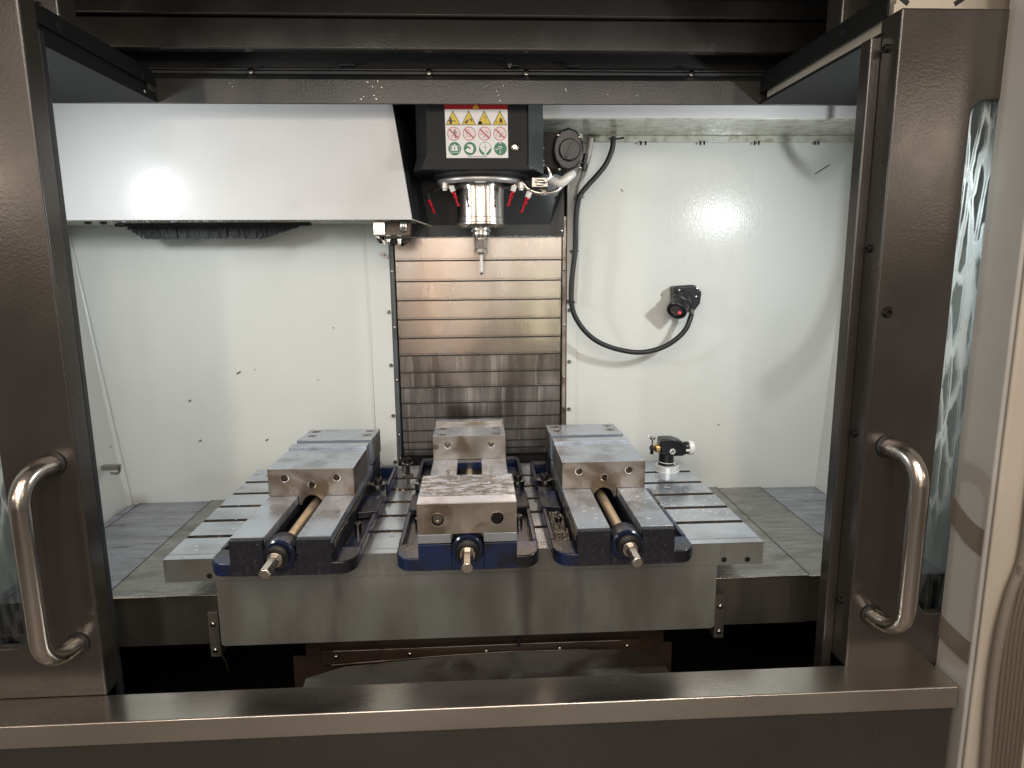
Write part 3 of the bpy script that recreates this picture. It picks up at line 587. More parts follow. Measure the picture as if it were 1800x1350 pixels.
# door frame posts above the brackets
for s, x0, x1, lb in ((-1, -0.84, -0.742, 'brown frame post rising above the left door bracket'), (1, 0.752, 0.845, 'brown frame post rising above the right door bracket')):
    t = thing('frame_post', lb, 'post', ((x0+x1)/2, 0.0, 1.08), 'frame posts above the doors')
    mb = MB(); mb.prism([(x0, 0.0), (x1, 0.0), (x1, 0.06), (x0, 0.06)], 'z', 1.081, 1.5); obj('post', mb, 'brown_paint', t, bevel=0.004, seg=3)
    m_ = MB(); dome(m_, (x1-0.035 if s < 0 else x0+0.035, 0.0, 1.10), (0, -1, 0), 0.0075); obj('bolt', m_, 'screw_steel', t)

mb = MB()
for k in range(30):
    x = random.uniform(-0.7, 0.72); z = random.uniform(1.014, 1.064); r = random.uniform(0.0005, 0.0012)
    mb.box(x-r, x+r*random.uniform(0.5, 1.5), 0.3685, 0.3705, z-r, z+r*random.uniform(0.4, 1.6))
obj('chip_specks', mb, 'screw_steel', hb, kind='stuff')

# ================================================================== DOORS
def handle(parent, x0, xg, y0, yg, z0, z1, r=0.0165):
    pts = []
    def arc(c, a0, a1, rad, ux, uz, n=10):
        for k in range(n+1):
            a = a0+(a1-a0)*k/n; pts.append(Vector(c)+Vector(ux)*rad*math.cos(a)+Vector(uz)*rad*math.sin(a))
    out = Vector((xg-x0, yg-y0, 0)); L_ = out.length; e_ = out/L_; rad = 0.052
    pts.append(Vector((x0, y0, z1)))
    c = Vector((x0, y0, 0))+e_*(L_-rad)
    for k in range(13):
        a = math.pi/2*k/12; pts.append(c+e_*rad*math.sin(a)+Vector((0, 0, z1-rad+rad*math.cos(a))))
    for k in range(13):
        a = math.pi/2*k/12; pts.append(c+e_*rad*math.cos(a)+Vector((0, 0, z0+rad-rad*math.sin(a))))
    pts.append(Vector((x0, y0, z0)))
    h = obj('handle', MB().tube(pts, r, 24), 'handle_steel', parent)
    for z in (z0, z1):
        obj('grommet', MB().lathe([(r+0.005, 0), (r+0.005, 0.002), (r+0.0015, 0.004)], Vector((x0, y0, z)), e_*1.0+Vector((0, -1.2, 0)), 24), 'black_rubber', h)
def rrect(x0, x1, z0, z1, r, n=8):
    out = []
    for cx, cz, a0 in ((x1-r, z1-r, 0), (x0+r, z1-r, 90), (x0+r, z0+r, 180), (x1-r, z0+r, 270)):
        for k in range(n+1): a = R(a0+90*k/n); out.append((cx+r*math.cos(a), cz+r*math.sin(a)))
    return out
# left door
dl = thing('sliding_door', 'left sliding door in dark brown paint with tubular steel handle', 'machine door', (-0.95, -0.20, -0.18), 'sliding doors of the machine')
cut = MB().prism(rrect(-1.25, -0.819, -0.072, 0.87, 0.028), 'y', -0.23, -0.17)
obj('door_panel', MB().prism([(-1.35, -0.21), (-0.687, -0.21), (-0.687, -0.165), (-0.695, -0.165), (-0.695, -0.19), (-1.35, -0.19)], 'z', -0.176, 1.06), 'brown_paint', dl, bevel=0.004, seg=3, cut=cut)
obj('window_glass', MB().prism(rrect(-1.27, -0.805, -0.086, 0.884, 0.03), 'y', -0.187, -0.181), 'streaked_glass', dl)
obj('edge_seal', MB().box(-0.697, -0.6885, -0.163, -0.148, -0.32, 1.01), 'slate_paint', dl, bevel=0.002)
handle(dl, -0.727, -0.742, -0.210, -0.288, -0.066, 0.281)
# right door
dr = thing('sliding_door', 'right sliding door in dark brown paint with bolted seal strip and handle', 'machine door', (1.0, -0.20, -0.18), 'sliding doors of the machine')
cut = MB().prism(rrect(0.887, 1.30, -0.068, 0.893, 0.028), 'y', -0.23, -0.17)
obj('door_panel', MB().prism([(0.747, -0.21), (1.40, -0.21), (1.40, -0.19), (0.757, -0.19), (0.757, -0.150), (0.747, -0.150)], 'z', -0.180, 1.040), 'brown_paint', dr, bevel=0.004, seg=3, cut=cut)
obj('window_glass', MB().prism(rrect(0.873, 1.32, -0.082, 0.907, 0.03), 'y', -0.187, -0.181), 'streaked_glass', dr)
mb = MB(); mb.prism([(0.7465, -0.158), (0.7285, -0.158), (0.7265, -0.156), (0.7265, -0.127), (0.7300, -0.127), (0.7300, -0.1515), (0.7465, -0.1515)], 'z', -0.33, 1.008)
ss = obj('seal_strip', mb, 'brown_paint', dr, bevel=0.0015)
for z in (0.985, 0.643, 0.295, -0.052): put('bolt', sock_x, (0.747, -0.176, z), dr)
m_ = MB(); m_.lathe([(0.0105, 0), (0.0105, 0.001), (0.008, 0.004), (0.0075, 0.006), (0.0040, 0.006), (0.0036, 0.002)], (0.768, -0.21, 0.529), (0, -1, 0), 14); obj('bolt', m_, 'screw_black', dr)
handle(dr, 0.790, 0.806, -0.210, -0.288, -0.066, 0.277)

# ================================================================== SILL AND LOWER FRONT
mb = MB(); mb.prism([(-0.290, -0.175), (-0.2075, -0.175), (-0.2075, -0.200), (-0.284, -0.200), (-0.284, -0.2205), (-0.290, -0.2205)], 'x', -1.3, 0.924)
sill = tag(obj('door_sill', mb, 'stainless_brushed', bevel=0.0036, seg=3), 'brushed stainless sill along the bottom of the door opening', 'sill')
mb = MB(); mb.box(-1.3, 0.921, -0.2835, -0.26, -1.0, -0.2206)
tag(obj('front_panel', mb, 'brown_paint', bevel=0.002), 'plain dark brown panel below the stainless sill', 'panel')

# ================================================================== CONTROL PENDANT (right edge)
cp = thing('control_cabinet', 'cream-grey control cabinet, warm light painted on its front, cut off at the right edge', 'control cabinet', (1.05, -0.30, 0.2))
mb = MB(); mb.prism([(0.9355, -0.203), (1.30, -0.203), (1.30, -0.300), (0.9340, -0.300)], 'z', -0.95, 1.35)
obj('cabinet_body', mb, ['pale_grey_paint'], cp, bevel=0.006, seg=4)
mb = MB(); mb.prism([(0.940, -0.3005), (1.30, -0.3005), (1.30, -0.312), (0.943, -0.312), (0.937, -0.3075)], 'z', -0.95, 1.35)
obj('front_cover', mb, 'cream_tone', cp, bevel=0.003, seg=3)  # same paint as the body; the warm light is put into this cream
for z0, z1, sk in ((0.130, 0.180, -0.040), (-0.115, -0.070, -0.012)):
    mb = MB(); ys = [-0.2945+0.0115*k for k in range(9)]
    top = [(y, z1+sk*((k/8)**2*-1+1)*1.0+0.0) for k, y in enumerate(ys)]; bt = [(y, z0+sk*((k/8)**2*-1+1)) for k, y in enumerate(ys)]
    mb.prism(top+bt[::-1], 'x', 0.9326, 0.9336); obj('handle_shadow', mb, 'taupe_tone', cp)  # door handle's shadow painted on the side face as two taupe bands
rb = thing('ribbed_hose', 'dark taupe ribbed hose bundle at the lower right edge', 'hose', (1.0, -0.33, -0.2))
for k in range(7):
    x = 0.970+0.0085*k
    mb = MB(); mb.tube(spline([(x+0.012, -0.325-0.003*(k % 2), 0.085-0.010*k), (x, -0.330, -0.02), (x-0.002, -0.333, -0.12), (x+0.001, -0.333, -0.25), (x+0.010, -0.33, -0.5)], 6), 0.0046, 10); obj('rib', mb, 'rib_taupe', rb)
mb = MB(); mb.tube(spline([(0.984, -0.322, 0.40), (0.988, -0.322, 0.22), (0.9885, -0.322, 0.10), (0.972, -0.324, 0.03), (0.961, -0.326, -0.05), (0.959, -0.326, -0.15), (0.965, -0.326, -0.3), (0.975, -0.326, -0.5)], 6), 0.0085, 12); obj('edge_bead', mb, 'taupe_tone', rb)
mb = MB(); mb.box(0.79, 1.3, -0.12, -0.10, 1.02, 1.35); ub = tag(obj('pale_panel', mb, 'cream_tone'), 'pale panel glimpsed above the right door top', 'panel')
for x, a in ((0.80, 0.6), (0.91, -0.6)):
    obj('dark_mark', MB().box(-0.014, 0.014, 0, 0.002, -0.004, 0.004, mtx=Matrix.Translation((x, -0.122, 1.085)) @ Matrix.Rotation(a, 4, 'Y')), 'label_black', ub)

# ================================================================== TABLE
tb = thing('machine_table', 'ground steel table with five T-slots and grey painted front apron', 'machine table', (0.0, 0.3, -0.2))
W2 = 0.6605
y0s = [0.1317+0.0997*i for i in range(5)]
top = [(0.0, -0.053), (0.0, 0.0)]
pts = [(0.0, 0.0), (0.0235, 0.0), (0.0235, -0.002), (0.0255, -0.002), (0.0255, 0.0)]
for yf in y0s:
    a = yf-0.0165; b = yf
    pts += [(a, 0), (a, -0.014), (a-0.007, -0.014), (a-0.007, -0.030), (b+0.007, -0.030), (b+0.007, -0.014), (b, -0.014), (b, 0)]
pts += [(0.6457, 0.0), (0.6457, -0.0525), (0.0, -0.0525)]
# build as one cross-section swept along X, with face materials by height and facing
mb = MB(); n = len(pts)
vs = [(-W2, u, v) for u, v in pts]+[(W2, u, v) for u, v in pts]; fs = []; mi = []
for i in range(n):
    j = (i+1) % n; z = (pts[i][1]+pts[j][1])/2; horizontal = abs(pts[i][1]-pts[j][1]) < 1e-6
    fs.append((i, i+n, j+n, j)); mi.append(0 if (horizontal and z > -0.0005) else (1 if (pts[i][0] == 0 and pts[j][0] == 0) else 2))
mb.add(vs, fs)
mb.m = mi
tt = obj('table_top', mb, ['table_steel', 'casting_paint', 'slot_steel'], tb)
# end caps (same section) closed with triangulated faces
for x, nm in ((-W2, 0), (W2, 1)):
    bm = bmesh.new(); vv = [bm.verts.new((x-woff(tb)[0], u-woff(tb)[1], v-woff(tb)[2])) for u, v in pts]
    bm.faces.new(vv); bmesh.ops.triangulate(bm, faces=bm.faces); me = bpy.data.meshes.new('table_end'); bm.to_mesh(me); bm.free()
    me.materials.append(MATS['casting_paint']); o = bpy.data.objects.new('table_end', me); C.objects.link(o); o.parent = tb
mb = MB(); mb.prism([(-0.553, -0.0530), (0.556, -0.0530), (0.556, -0.203), (0.548, -0.207), (-0.546, -0.207), (-0.553, -0.203)], 'y', 0.0, 0.5)
ap = obj('apron', mb, 'casting_paint', tb)
for x, z in ((0.625, -0.041), (0.571, -0.040), (-0.565, -0.040)):
    m_ = MB().lathe([(0.0062, 0), (0.0062, 0.0006), (0.004, 0.0012), (0.003, 0.0012), (0.003, 0.0004)], (x, 0.0, z), (0, -1, 0), 14); obj('plug', m_, 'screw_black', tb)
for s in (-1, 1):
    mb = MB(); mb.box(*sorted((s*0.5575, s*0.580)), 0.004, 0.045, -0.235, -0.128); st = obj('bracket_strip', mb, 'dark_cover_face', tb, bevel=0.001)
    for z in (-0.155, -0.218): m_ = MB(); dome(m_, (s*0.5685, 0.004, z), (0, -1, 0), 0.0062, 0.006); obj('screw', m_, 'screw_steel', st)

# ================================================================== HORIZONTAL WAY COVERS
def way_cover(s, cuts, label):
    t = thing('side_way_cover', label, 'way cover', (s*0.8, 0.35, -0.15), 'sheet steel covers either side of the table')
    e_ = 0.5565
    for i, c in enumerate(cuts):
        zt = -0.110-0.0035*i; a, b = sorted((s*e_, s*c))
        mb = MB(); mb.prism([(0.052+0.002*i, zt), (YB-0.001, zt), (YB-0.001, zt-0.003), (0.055+0.002*i, zt-0.003)], 'x', a, b)
        pl = obj('cover_plate', mb, 'worn_way_cover_steel' if (s > 0 and i < 2) or (s < 0 and i == 0) else 'way_cover_steel', t, bevel=0.0008)
        mb = MB(); mb.tube([(a+0.002, 0.0525+0.002*i, zt-0.0015), (b-0.002, 0.0525+0.002*i, zt-0.0015)], 0.0019, 8); obj('folded_edge', mb, 'handle_steel', pl)
        mb = MB(); mb.box(a+0.0005, b-0.0005, 0.0545+0.002*i, 0.060+0.002*i, -0.232, zt-0.0035); obj('front_skirt', mb, 'dark_cover_face', t)
        if i < len(cuts)-1: obj('seam_wiper', MB().box(s*abs(c)-0.0012, s*abs(c)+0.0012, 0.056, YB-0.002, zt-0.0034, zt+0.0006), 'black_rubber', pl)
        e_ = abs(c)
    return t
way_cover(-1, (0.826, 1.047, 1.075), 'telescopic steel way cover to the left of the table')
way_cover(1, (0.80, 0.948, 1.135), 'scuffed telescopic steel way cover to the right of the table')

# ================================================================== SADDLE COVER BELOW
sd = thing('saddle_cover', 'dirty sheet steel saddle cover with a row of screws below table', 'saddle cover', (0.03, 0.1, -0.33))
mb = MB(); mb.prism([(-0.378, 0.010), (-0.372, -0.10), (-0.372, -0.195), (0.452, -0.195), (0.452, -0.10), (0.446, 0.034), (0.385, 0.078), (0.03, 0.086), (-0.30, 0.050)], 'z', -0.306, -0.300)
obj('front_sheet', mb, 'saddle_sheet', sd, bevel=0.001)
mb = MB(); mb.prism([(-0.43, 0.10), (0.49, 0.10), (0.49, 0.104), (-0.43, 0.104)], 'z', -0.62, -0.300); obj('back_skirt', mb, 'rust_brown', sd)
mb = MB(); mb.prism([(-0.36, 0.0865), (0.41, 0.0865), (0.41, 0.099), (-0.36, 0.099)], 'z', -0.318, -0.282); cl = obj('clamp_strip', mb, 'rust_brown', sd, bevel=0.001)
for x in (-0.325, -0.15, 0.033, 0.21, 0.375): m_ = MB(); dome(m_, (x, 0.0865, -0.296), (0, -1, 0.6), 0.0058, 0.005); obj('screw', m_, 'screw_steel', cl)
mb = MB(); mb.box(-0.40, 0.47, 0.105, 0.15, -0.300, -0.21); obj('saddle_block', mb, 'rust_brown', sd)
mb = MB(); mb.tube([(-0.33, 0.084, -0.281), (-0.10, 0.083, -0.280), (0.12, 0.083, -0.279), (0.36, 0.084, -0.2805)], 0.0011, 8); obj('edge_bead', mb, 'jaw_steel', sd)
mb = MB(); mb.tube([(-0.33, 0.055, -0.2985), (-0.05, 0.078, -0.2985), (0.10, 0.0835, -0.2985), (0.28, 0.080, -0.2985)], 0.0010, 8); obj('edge_bead', mb, 'jaw_steel', sd)
mb = MB(); mb.box(0.107, 0.115, 0.08, 0.098, -0.285, -0.240); obj('stop_pin', mb, 'flat_black', sd)
mb = MB(); mb.tube(spline([(-0.572, 0.028, -0.23), (-0.560, 0.03, -0.265), (-0.556, 0.03, -0.29)], 5), 0.0016, 8); dk = tag(obj('dangling_chip', mb, 'brass_chip'), 'thin brassy chip dangling below the left apron bracket', 'metal chip')

# ================================================================== VISES
def cutter(*cs):
    m_ = MB()
    for p, d, r, h in cs: m_.lathe([(r, -0.001), (r, h)], p, d, 20)
    return m_
def vise_base(t, rear=0.64, jl=0.0, grime='navy_cast', front_lip=True):
    mb = MB(); h = 0.06
    for s in (-1, 1):
        a, b = sorted((s*0.033, s*0.0985)); mb.box(a, b, 0.012, rear-0.002, 0.002, h)
        a, b = sorted((s*0.033, s*0.1015)); mb.box(a, b, 0.0, 0.012, 0.0, 0.0775 if front_lip else 0.058)
    mb.box(-0.033, 0.033, 0.0, 0.03, 0.0, 0.040); mb.box(-0.033, 0.033, 0.03, rear-0.05, 0.0, 0.014)
    mb.box(-0.0985, 0.0985, 0.50, rear-0.002, 0.0605, 0.0795)
    o = obj('cast_body', mb, grime, t, bevel=0.0015)
    mb = MB()
    for s in (-1, 1):
        # front foot, outer rim, lug, rear loop
        P = [(s*0.0988, 0.0), (s*0.122, 0.0), (s*0.135, 0.006), (s*0.1465, 0.022), (s*0.150, 0.04), (s*0.150, 0.075), (s*0.0988, 0.075)]
        mb.prism(P, 'z', 0.0, 0.028)
        a, b = sorted((s*0.0988, s*0.150)); mb.box(a, b, 0.0755, rear-0.04, 0.0, 0.010)
        a, b = sorted((s*0.139, s*0.150)); mb.box(a, b, 0.0755, 0.265, 0.0105, 0.030)
        mb.box(a, b, 0.47, rear-0.012, 0.0105, 0.033)
        a, b = sorted((s*0.0990, s*0.139)); mb.prism([(s*0.100, 0.275), (s*0.150, 0.285), (s*0.150, 0.395), (s*0.100, 0.395)], 'z', 0.0105, 0.029)
        mb.prism([(s*0.0995, rear-0.012), (s*0.150, rear-0.012), (s*0.147, rear+0.004), (s*0.138, rear+0.012), (s*0.0995, rear+0.012)], 'z', 0.0, 0.033)
    f = obj('foot_flange', mb, 'navy_cast', t, bevel=0.0035, seg=3)
    return o
def vise_rails(t, y0, y1):
    for s in (-1, 1):
        mb = MB(); a, b = sorted((s*0.033, s*0.1015)); mb.box(a, b, y0, y1, 0.0605, 0.080)
        obj('bed_rail', mb, 'ground_steel', t, bevel=0.0012)
def vise_screw(t, y0, y1, hub):
    mb = MB(); mb.cyl((0, y0, 0.050), (0, y1, 0.050), 0.0115, 20); obj('lead_screw', mb, 'bronze_rod', t)
    mb = MB(); mb.lathe([(0.030, 0.0), (0.033, 0.004), (0.033, 0.046), (0.029, 0.052)], (0, -0.010, 0.047), (0, 1, 0), 32); obj('bearing_housing', mb, hub, t)
    mb = MB(); mb.lathe([(0.012, 0), (0.020, 0.0), (0.0245, 0.003), (0.0245, 0.012), (0.018, 0.0125), (0.018, 0.017)], (0, -0.027, 0.049), (0, 1, 0), 28); obj('thrust_collar', mb, 'screw_black', t)
    mb = MB(); mb.lathe([(0.010, 0), (0.012, 0.0015), (0.012, 0.062)], (0, -0.096, 0.049), (0, 1, 0), 6); mb.lathe([(0.0155, 0), (0.0155, 0.006)], (0, -0.034, 0.049), (0, 1, 0), 20)
    obj('hex_drive', mb, 'handle_steel', t, bevel=0.0008)
def clamp(t, x, y):
    mb = MB(); mb.lathe([(0.019, 0), (0.019, 0.012), (0.016, 0.0122), (0.0215, 0.0125), (0.0215, 0.017), (0.020, 0.018)], (x, y, 0.0292), (0, 0, 1), 24); w_ = obj('clamp_washer', mb, 'screw_steel', t)
    socket_screw('clamp_bolt', (x+0.002, y, 0.0474), (0, 0, 1), 0.0115, 0.013, 'screw_black', w_)
def small_bolt(t, x, y):
    socket_screw('locating_bolt', (x, y, 0.0102), (0, 0, 1), 0.008, 0.022, 'screw_steel', t)
def top_screw(jaw, x, y, z):
    """socket screw sunk in a counterbore"""
    socket_screw('jaw_screw', (x, y, z-0.009), (0, 0, 1), 0.0088, 0.0075, 'screw_steel', jaw)

def closed_vise(label, m_top='ground_steel', grime='grimy_cast', sides=(1,)):
    t = thing('machine_vise', label, 'vise', (0, 0, 0), 'machine vises clamped on the table')
    vise_base(t, 0.64, grime=grime); vise_rails(t, 0.0125, 0.50); vise_screw(t, 0.03, 0.30, 'navy_cast')
    ct = cutter(((-0.061, 0.255, 0.1245), (0, 1, 0), 0.0078, 0.03), ((0.0015, 0.255, 0.108), (0, 1, 0), 0.0078, 0.03), ((0.061, 0.255, 0.1245), (0, 1, 0), 0.0078, 0.03))
    arch = [(0.0245*math.cos(a), 0.0575+0.0245*math.sin(a)) for a in [math.pi*k/14 for k in range(15)]]
    mb = MB().prism([(-0.1015, 0.147), (-0.1015, 0.0806), (-0.0315, 0.0806), (-0.0315, 0.0575)]+arch[::-1]+[(0.0315, 0.0575), (0.0315, 0.0806), (0.1015, 0.0806), (0.1015, 0.147)], 'y', 0.255, 0.428)
    mb.m[-1] = 1
    jw = obj('moving_jaw', mb, ['jaw_steel', m_top], t, cut=ct, bevel=0.0008)
    for x, z in ((-0.061, 0.1245), (0.0015, 0.108), (0.061, 0.1245)):
        obj('bore_chamfer', MB().lathe([(0.0098, 0), (0.0098, 0.0005), (0.0079, 0.0007), (0.0078, -0.006)], (x, 0.255, z), (0, -1, 0), 22, cap=False), 'polished_steel', jw)
    mb = MB().box(-0.1015, 0.1015, 0.4288, 0.466, 0.082, 0.1525); obj('jaw_plate', mb, m_top, t, bevel=0.001)
    mb = MB().box(-0.1015, 0.1015, 0.502, 0.537, 0.082, 0.1515); obj('jaw_plate', mb, m_top, t, bevel=0.001)
    ct = cutter(*[((x, y, 0.1475), (0, 0, -1), 0.0112, 0.012) for x in (-0.077, 0.077) for y in (0.568, 0.615)])
    mb = MB().box(-0.1015, 0.1015, 0.5378, 0.640, 0.0802, 0.147); mb.m = [0, 1, 0, 0, 0, 0]
    fj = obj('fixed_jaw', mb, ['jaw_steel', m_top], t, cut=ct, bevel=0.001)
    for x in (-0.077, 0.077):
        for y in (0.568, 0.615): top_screw(fj, x, y, 0.147)
    for s in sides: clamp(t, s*0.124, 0.440); small_bolt(t, s*0.117, 0.20)
    return t
vL = closed_vise('left vise with dark grimy front and nearly closed wide jaws', sides=(1,))
# rail side step: long chamfer strip
for s in (-1, 1):
    obj('side_way', MB().box(*sorted((s*0.0990, s*0.1030)), 0.03, 0.50, 0.044, 0.0565), 'screw_steel', vL, bevel=0.001)
vR = copy_tree(vL); vR['label'] = 'right vise crusted with pale residue, beside the white-knobbed probe'
for ch in list(vR.children):
    if ch.name.startswith(('clamp_washer', 'locating_bolt')):
        for g in list(ch.children): g.data = g.data.copy(); [setattr(v, 'co', Vector((-v.co.x, v.co.y, v.co.z))) for v in g.data.vertices]; g.data.flip_normals()
        ch.data = ch.data.copy(); [setattr(v, 'co', Vector((-v.co.x, v.co.y, v.co.z))) for v in ch.data.vertices]; ch.data.flip_normals()
vL.location = (-0.3825, -0.095, 0.0); vL.rotation_euler = (0, 0, R(-1.4))
vR.location = (0.3265, -0.095, 0.0); vR.rotation_euler = (0, 0, R(0.2))
# chips packed in the flange pocket of the right vise
mb = MB()
for k in range(420):
    x = random.uniform(-0.136, -0.104); y = random.uniform(0.08, 0.26); z = 0.012+random.random()*0.010; r = random.uniform(0.0015, 0.004)
    q = Euler((random.uniform(0, 3), random.uniform(0, 3), random.uniform(0, 3))).to_matrix()
    vs = [Vector((x, y, z))+q @ Vector(v)*r for v in ((1, 0, 0), (-.6, .8, 0), (-.6, -.8, 0), (0, 0, .8))]
    mb.add(vs, [(0, 1, 2), (0, 3, 1), (1, 3, 2), (2, 3, 0)])
o = obj('packed_chips', mb, 'cast_grit', None, kind='stuff'); o.parent = vR

# open vise in the middle
vM = thing('machine_vise', 'middle vise standing wide open, mottled wet jaw pulled to the front', 'vise', (0, 0, 0), 'machine vises clamped on the table')
vise_base(vM, 0.70, grime='navy_cast', front_lip=False); vise_rails(vM, -0.001, 0.535); vise_screw(vM, 0.03, 0.53, 'navy_cast')
ct = cutter(*[((x, -0.006, 0.112), (0, 1, 0), 0.0128, 0.021) for x in (-0.0595, 0.0615)])
mb = MB().box(-0.1015, 0.1015, -0.003, 0.040, 0.0806, 0.1468); mb.m = [0, 1, 0, 0, 0, 0]
fp = obj('jaw_plate', mb, ['jaw_steel', 'ground_steel'], vM, cut=ct, bevel=0.0015)
for x in (-0.0595, 0.0615):
    socket_screw('jaw_screw', (x, 0.009, 0.112), (0, -1, 0), 0.0105, 0.008, 'screw_black' if x > 0 else 'screw_steel', fp)
    obj('bore_chamfer', MB().lathe([(0.0145, 0.003), (0.0145, 0.0035), (0.0129, 0.0037), (0.0128, -0.004)], (x, 0, 0.112), (0, -1, 0), 24, cap=False), 'polished_steel', fp)
mb = MB().box(-0.1015, 0.1015, 0.0404, 0.180, 0.0806, 0.1472); mb.m = [0, 1, 0, 0, 0, 0]
obj('moving_jaw', mb, ['jaw_steel', 'mottled_jaw_steel'], vM, bevel=0.001)
ct = cutter(*([((x, 0.530, 0.122), (0, 1, 0), 0.0078, 0.03) for x in (-0.061, 0.061)]+[((x, y, 0.1475), (0, 0, -1), 0.0112, 0.012) for x in (-0.077, 0.077) for y in (0.552, 0.618)]))
mb = MB().box(-0.1015, 0.1015, 0.530, 0.665, 0.0802, 0.147); mb.m = [0, 1, 0, 0, 0, 0]
fj = obj('fixed_jaw', mb, ['jaw_steel', 'ground_steel'], vM, cut=ct, bevel=0.001)
for x in (-0.077, 0.077):
    for y in (0.552, 0.618): top_screw(fj, x, y, 0.147)
for x in (-0.061, 0.061): obj('bore_chamfer', MB().lathe([(0.0098, 0), (0.0098, 0.0005), (0.0079, 0.0007), (0.0078, -0.006)], (x, 0.530, 0.122), (0, -1, 0), 22, cap=False), 'polished_steel', fj)
mb = MB().box(-0.1015, 0.1015, 0.6655, 0.697, 0.0802, 0.157); mb.m = [0, 1, 0, 0, 0, 0]; obj('jaw_plate', mb, ['jaw_steel', 'ground_steel'], vM, bevel=0.001)
obj('key_block', MB().box(-0.030, 0.030, 0.46, 0.528, 0.0145, 0.034), 'rust_brown', vM)
for s in (-1, 1): clamp(vM, s*0.128, 0.440); small_bolt(vM, s*0.119, 0.215)
vM.location = (-0.003, -0.095, 0.0)

# loose T-bolt standing in a slot between left and middle vise
tbolt = thing('clamp_stud', 'black threaded stud with flanged nut standing in the rear T-slot', 'stud', (-0.190, 0.548, 0.0))
obj('base_washer', MB().lathe([(0.017, 0), (0.017, 0.004), (0.0145, 0.0055)], (-0.190, 0.548, 0.0002), (0, 0, 1), 24), 'jaw_steel', tbolt)
th = [(0.0068, 0.0055)]
for k in range(12): th += [(0.0068, 0.006+0.0026*k), (0.0060, 0.0072+0.0026*k)]
obj('threaded_rod', MB().lathe(th, (-0.190, 0.548, 0.0), (0, 0, 1), 16), 'screw_black', tbolt)
obj('flange_washer', MB().lathe([(0.0165, 0), (0.0165, 0.003), (0.015, 0.004)], (-0.190, 0.548, 0.0370), (0, 0, 1), 24), 'jaw_steel', tbolt)
obj('nut', MB().lathe([(0.0125, 0), (0.013, 0.010), (0.0105, 0.013), (0.006, 0.013), (0.0055, 0.008)], (-0.190, 0.548, 0.0412), (0, 0, 1), 14), 'screw_black', tbolt)

# ================================================================== TOOL SETTER ON THE TABLE
ts = thing('tool_setter', 'black tool setter probe with white knob on a clear steel base', 'probe', (0.590, 0.530, 0.0))
cx, cy = 0.590, 0.535
obj('base_ring', MB().lathe([(0.037, 0), (0.037, 0.003), (0.035, 0.004), (0.035, 0.018), (0.033, 0.020), (0.024, 0.020)], (cx, cy, 0.0002), (0, 0, 1), 40), 'clear_acrylic', ts)
for a in (200, 250, 305, 350):
    p = (cx+0.0295*math.cos(R(a)), cy+0.0295*math.sin(R(a)), 0.020); socket_screw('screw', p, (0, 0, 1), 0.0035, 0.004, 'screw_steel', ts)
obj('column', MB().lathe([(0.0235, 0.0203), (0.0240, 0.026), (0.0225, 0.030), (0.0225, 0.062), (0.0235, 0.068)], (cx-0.003, cy, 0.0), (0, 0, 1), 32), 'black_plastic', ts)
obj('white_ring', MB().lathe([(0.0236, 0.0), (0.0242, 0.0008), (0.0236, 0.0022)], (cx-0.003, cy, 0.0275), (0.07, 0, 1), 32, cap=False), 'white_plastic', ts)
mb = MB(); mb.prism([(cx-0.026, 0.056), (cx+0.014, 0.050), (cx+0.040, 0.050), (cx+0.052, 0.056), (cx+0.052, 0.082), (cx+0.036, 0.096), (cx+0.012, 0.104), (cx-0.022, 0.104), (cx-0.028, 0.100)], 'y', cy-0.024, cy+0.024)
hs = obj('probe_head', mb, 'black_plastic', ts, bevel=0.006, seg=3)
obj('neck', MB().cyl((cx+0.0515, cy, 0.070), (cx+0.062, cy, 0.070), 0.019, 24), 'black_plastic', ts)
obj('knob', MB().lathe([(0.019, 0), (0.0215, 0.001), (0.0215, 0.013), (0.019, 0.0165), (0.012, 0.0175)], (cx+0.0622, cy, 0.0695), (1, 0, 0), 32), 'white_plastic', ts)
obj('name_plate', MB().box(cx+0.049, cx+0.060, cy-0.0265, cy-0.0245, 0.066, 0.073), 'white_plastic', ts)
obj('brass_sleeve', MB().lathe([(0.013, 0), (0.013, 0.016), (0.010, 0.018), (0.006, 0.024)], (cx-0.022, cy-0.006, 0.073), (-1, 0, 0), 24), 'brass', ts)
# emblem: pale disc with a slanted two-stroke letter
ed = obj('emblem', MB().lathe([(0.0085, 0), (0.0085, 0.0008)], (cx+0.0085, cy-0.0241, 0.0665), (0, -1, 0), 24), 'white_plastic', ts)
mb = MB()
for p0, p1, w_ in (((-0.004, -0.0055), (0.0005, 0.0055), 0.0022), ((0.0012, -0.0055), (0.0055, 0.0048), 0.0022), ((-0.006, -0.0012), (0.0052, 0.0014), 0.0014)):
    dx, dz = p1[0]-p0[0], p1[1]-p0[1]; l = math.hypot(dx, dz); nx, nz = -dz/l*w_/2, dx/l*w_/2
    mb.prism([(cx+0.0085+a, 0.0665+b) for a, b in ((p0[0]+nx, p0[1]+nz), (p1[0]+nx, p1[1]+nz), (p1[0]-nx, p1[1]-nz), (p0[0]-nx, p0[1]-nz))], 'y', cy-0.0256, cy-0.02492)
obj('letter_mark', mb, 'label_black', ed)
obj('pivot', MB().lathe([(0.005, 0), (0.0065, 0.002), (0.0065, 0.009), (0.004, 0.011)], (0.545, 0.529, 0.073), (-1, 0, 0), 14), 'screw_black', ts)
obj('swing_arm', MB().cyl((0.541, 0.529, 0.058), (0.541, 0.529, 0.082), 0.0042, 10), 'screw_black', ts, bevel=0.001)
obj('arm_foot', MB().lathe([(0.0055, 0), (0.0055, 0.008), (0.003, 0.010)], (0.541, 0.529, 0.064), (0, 0, -1), 12), 'screw_black', ts)
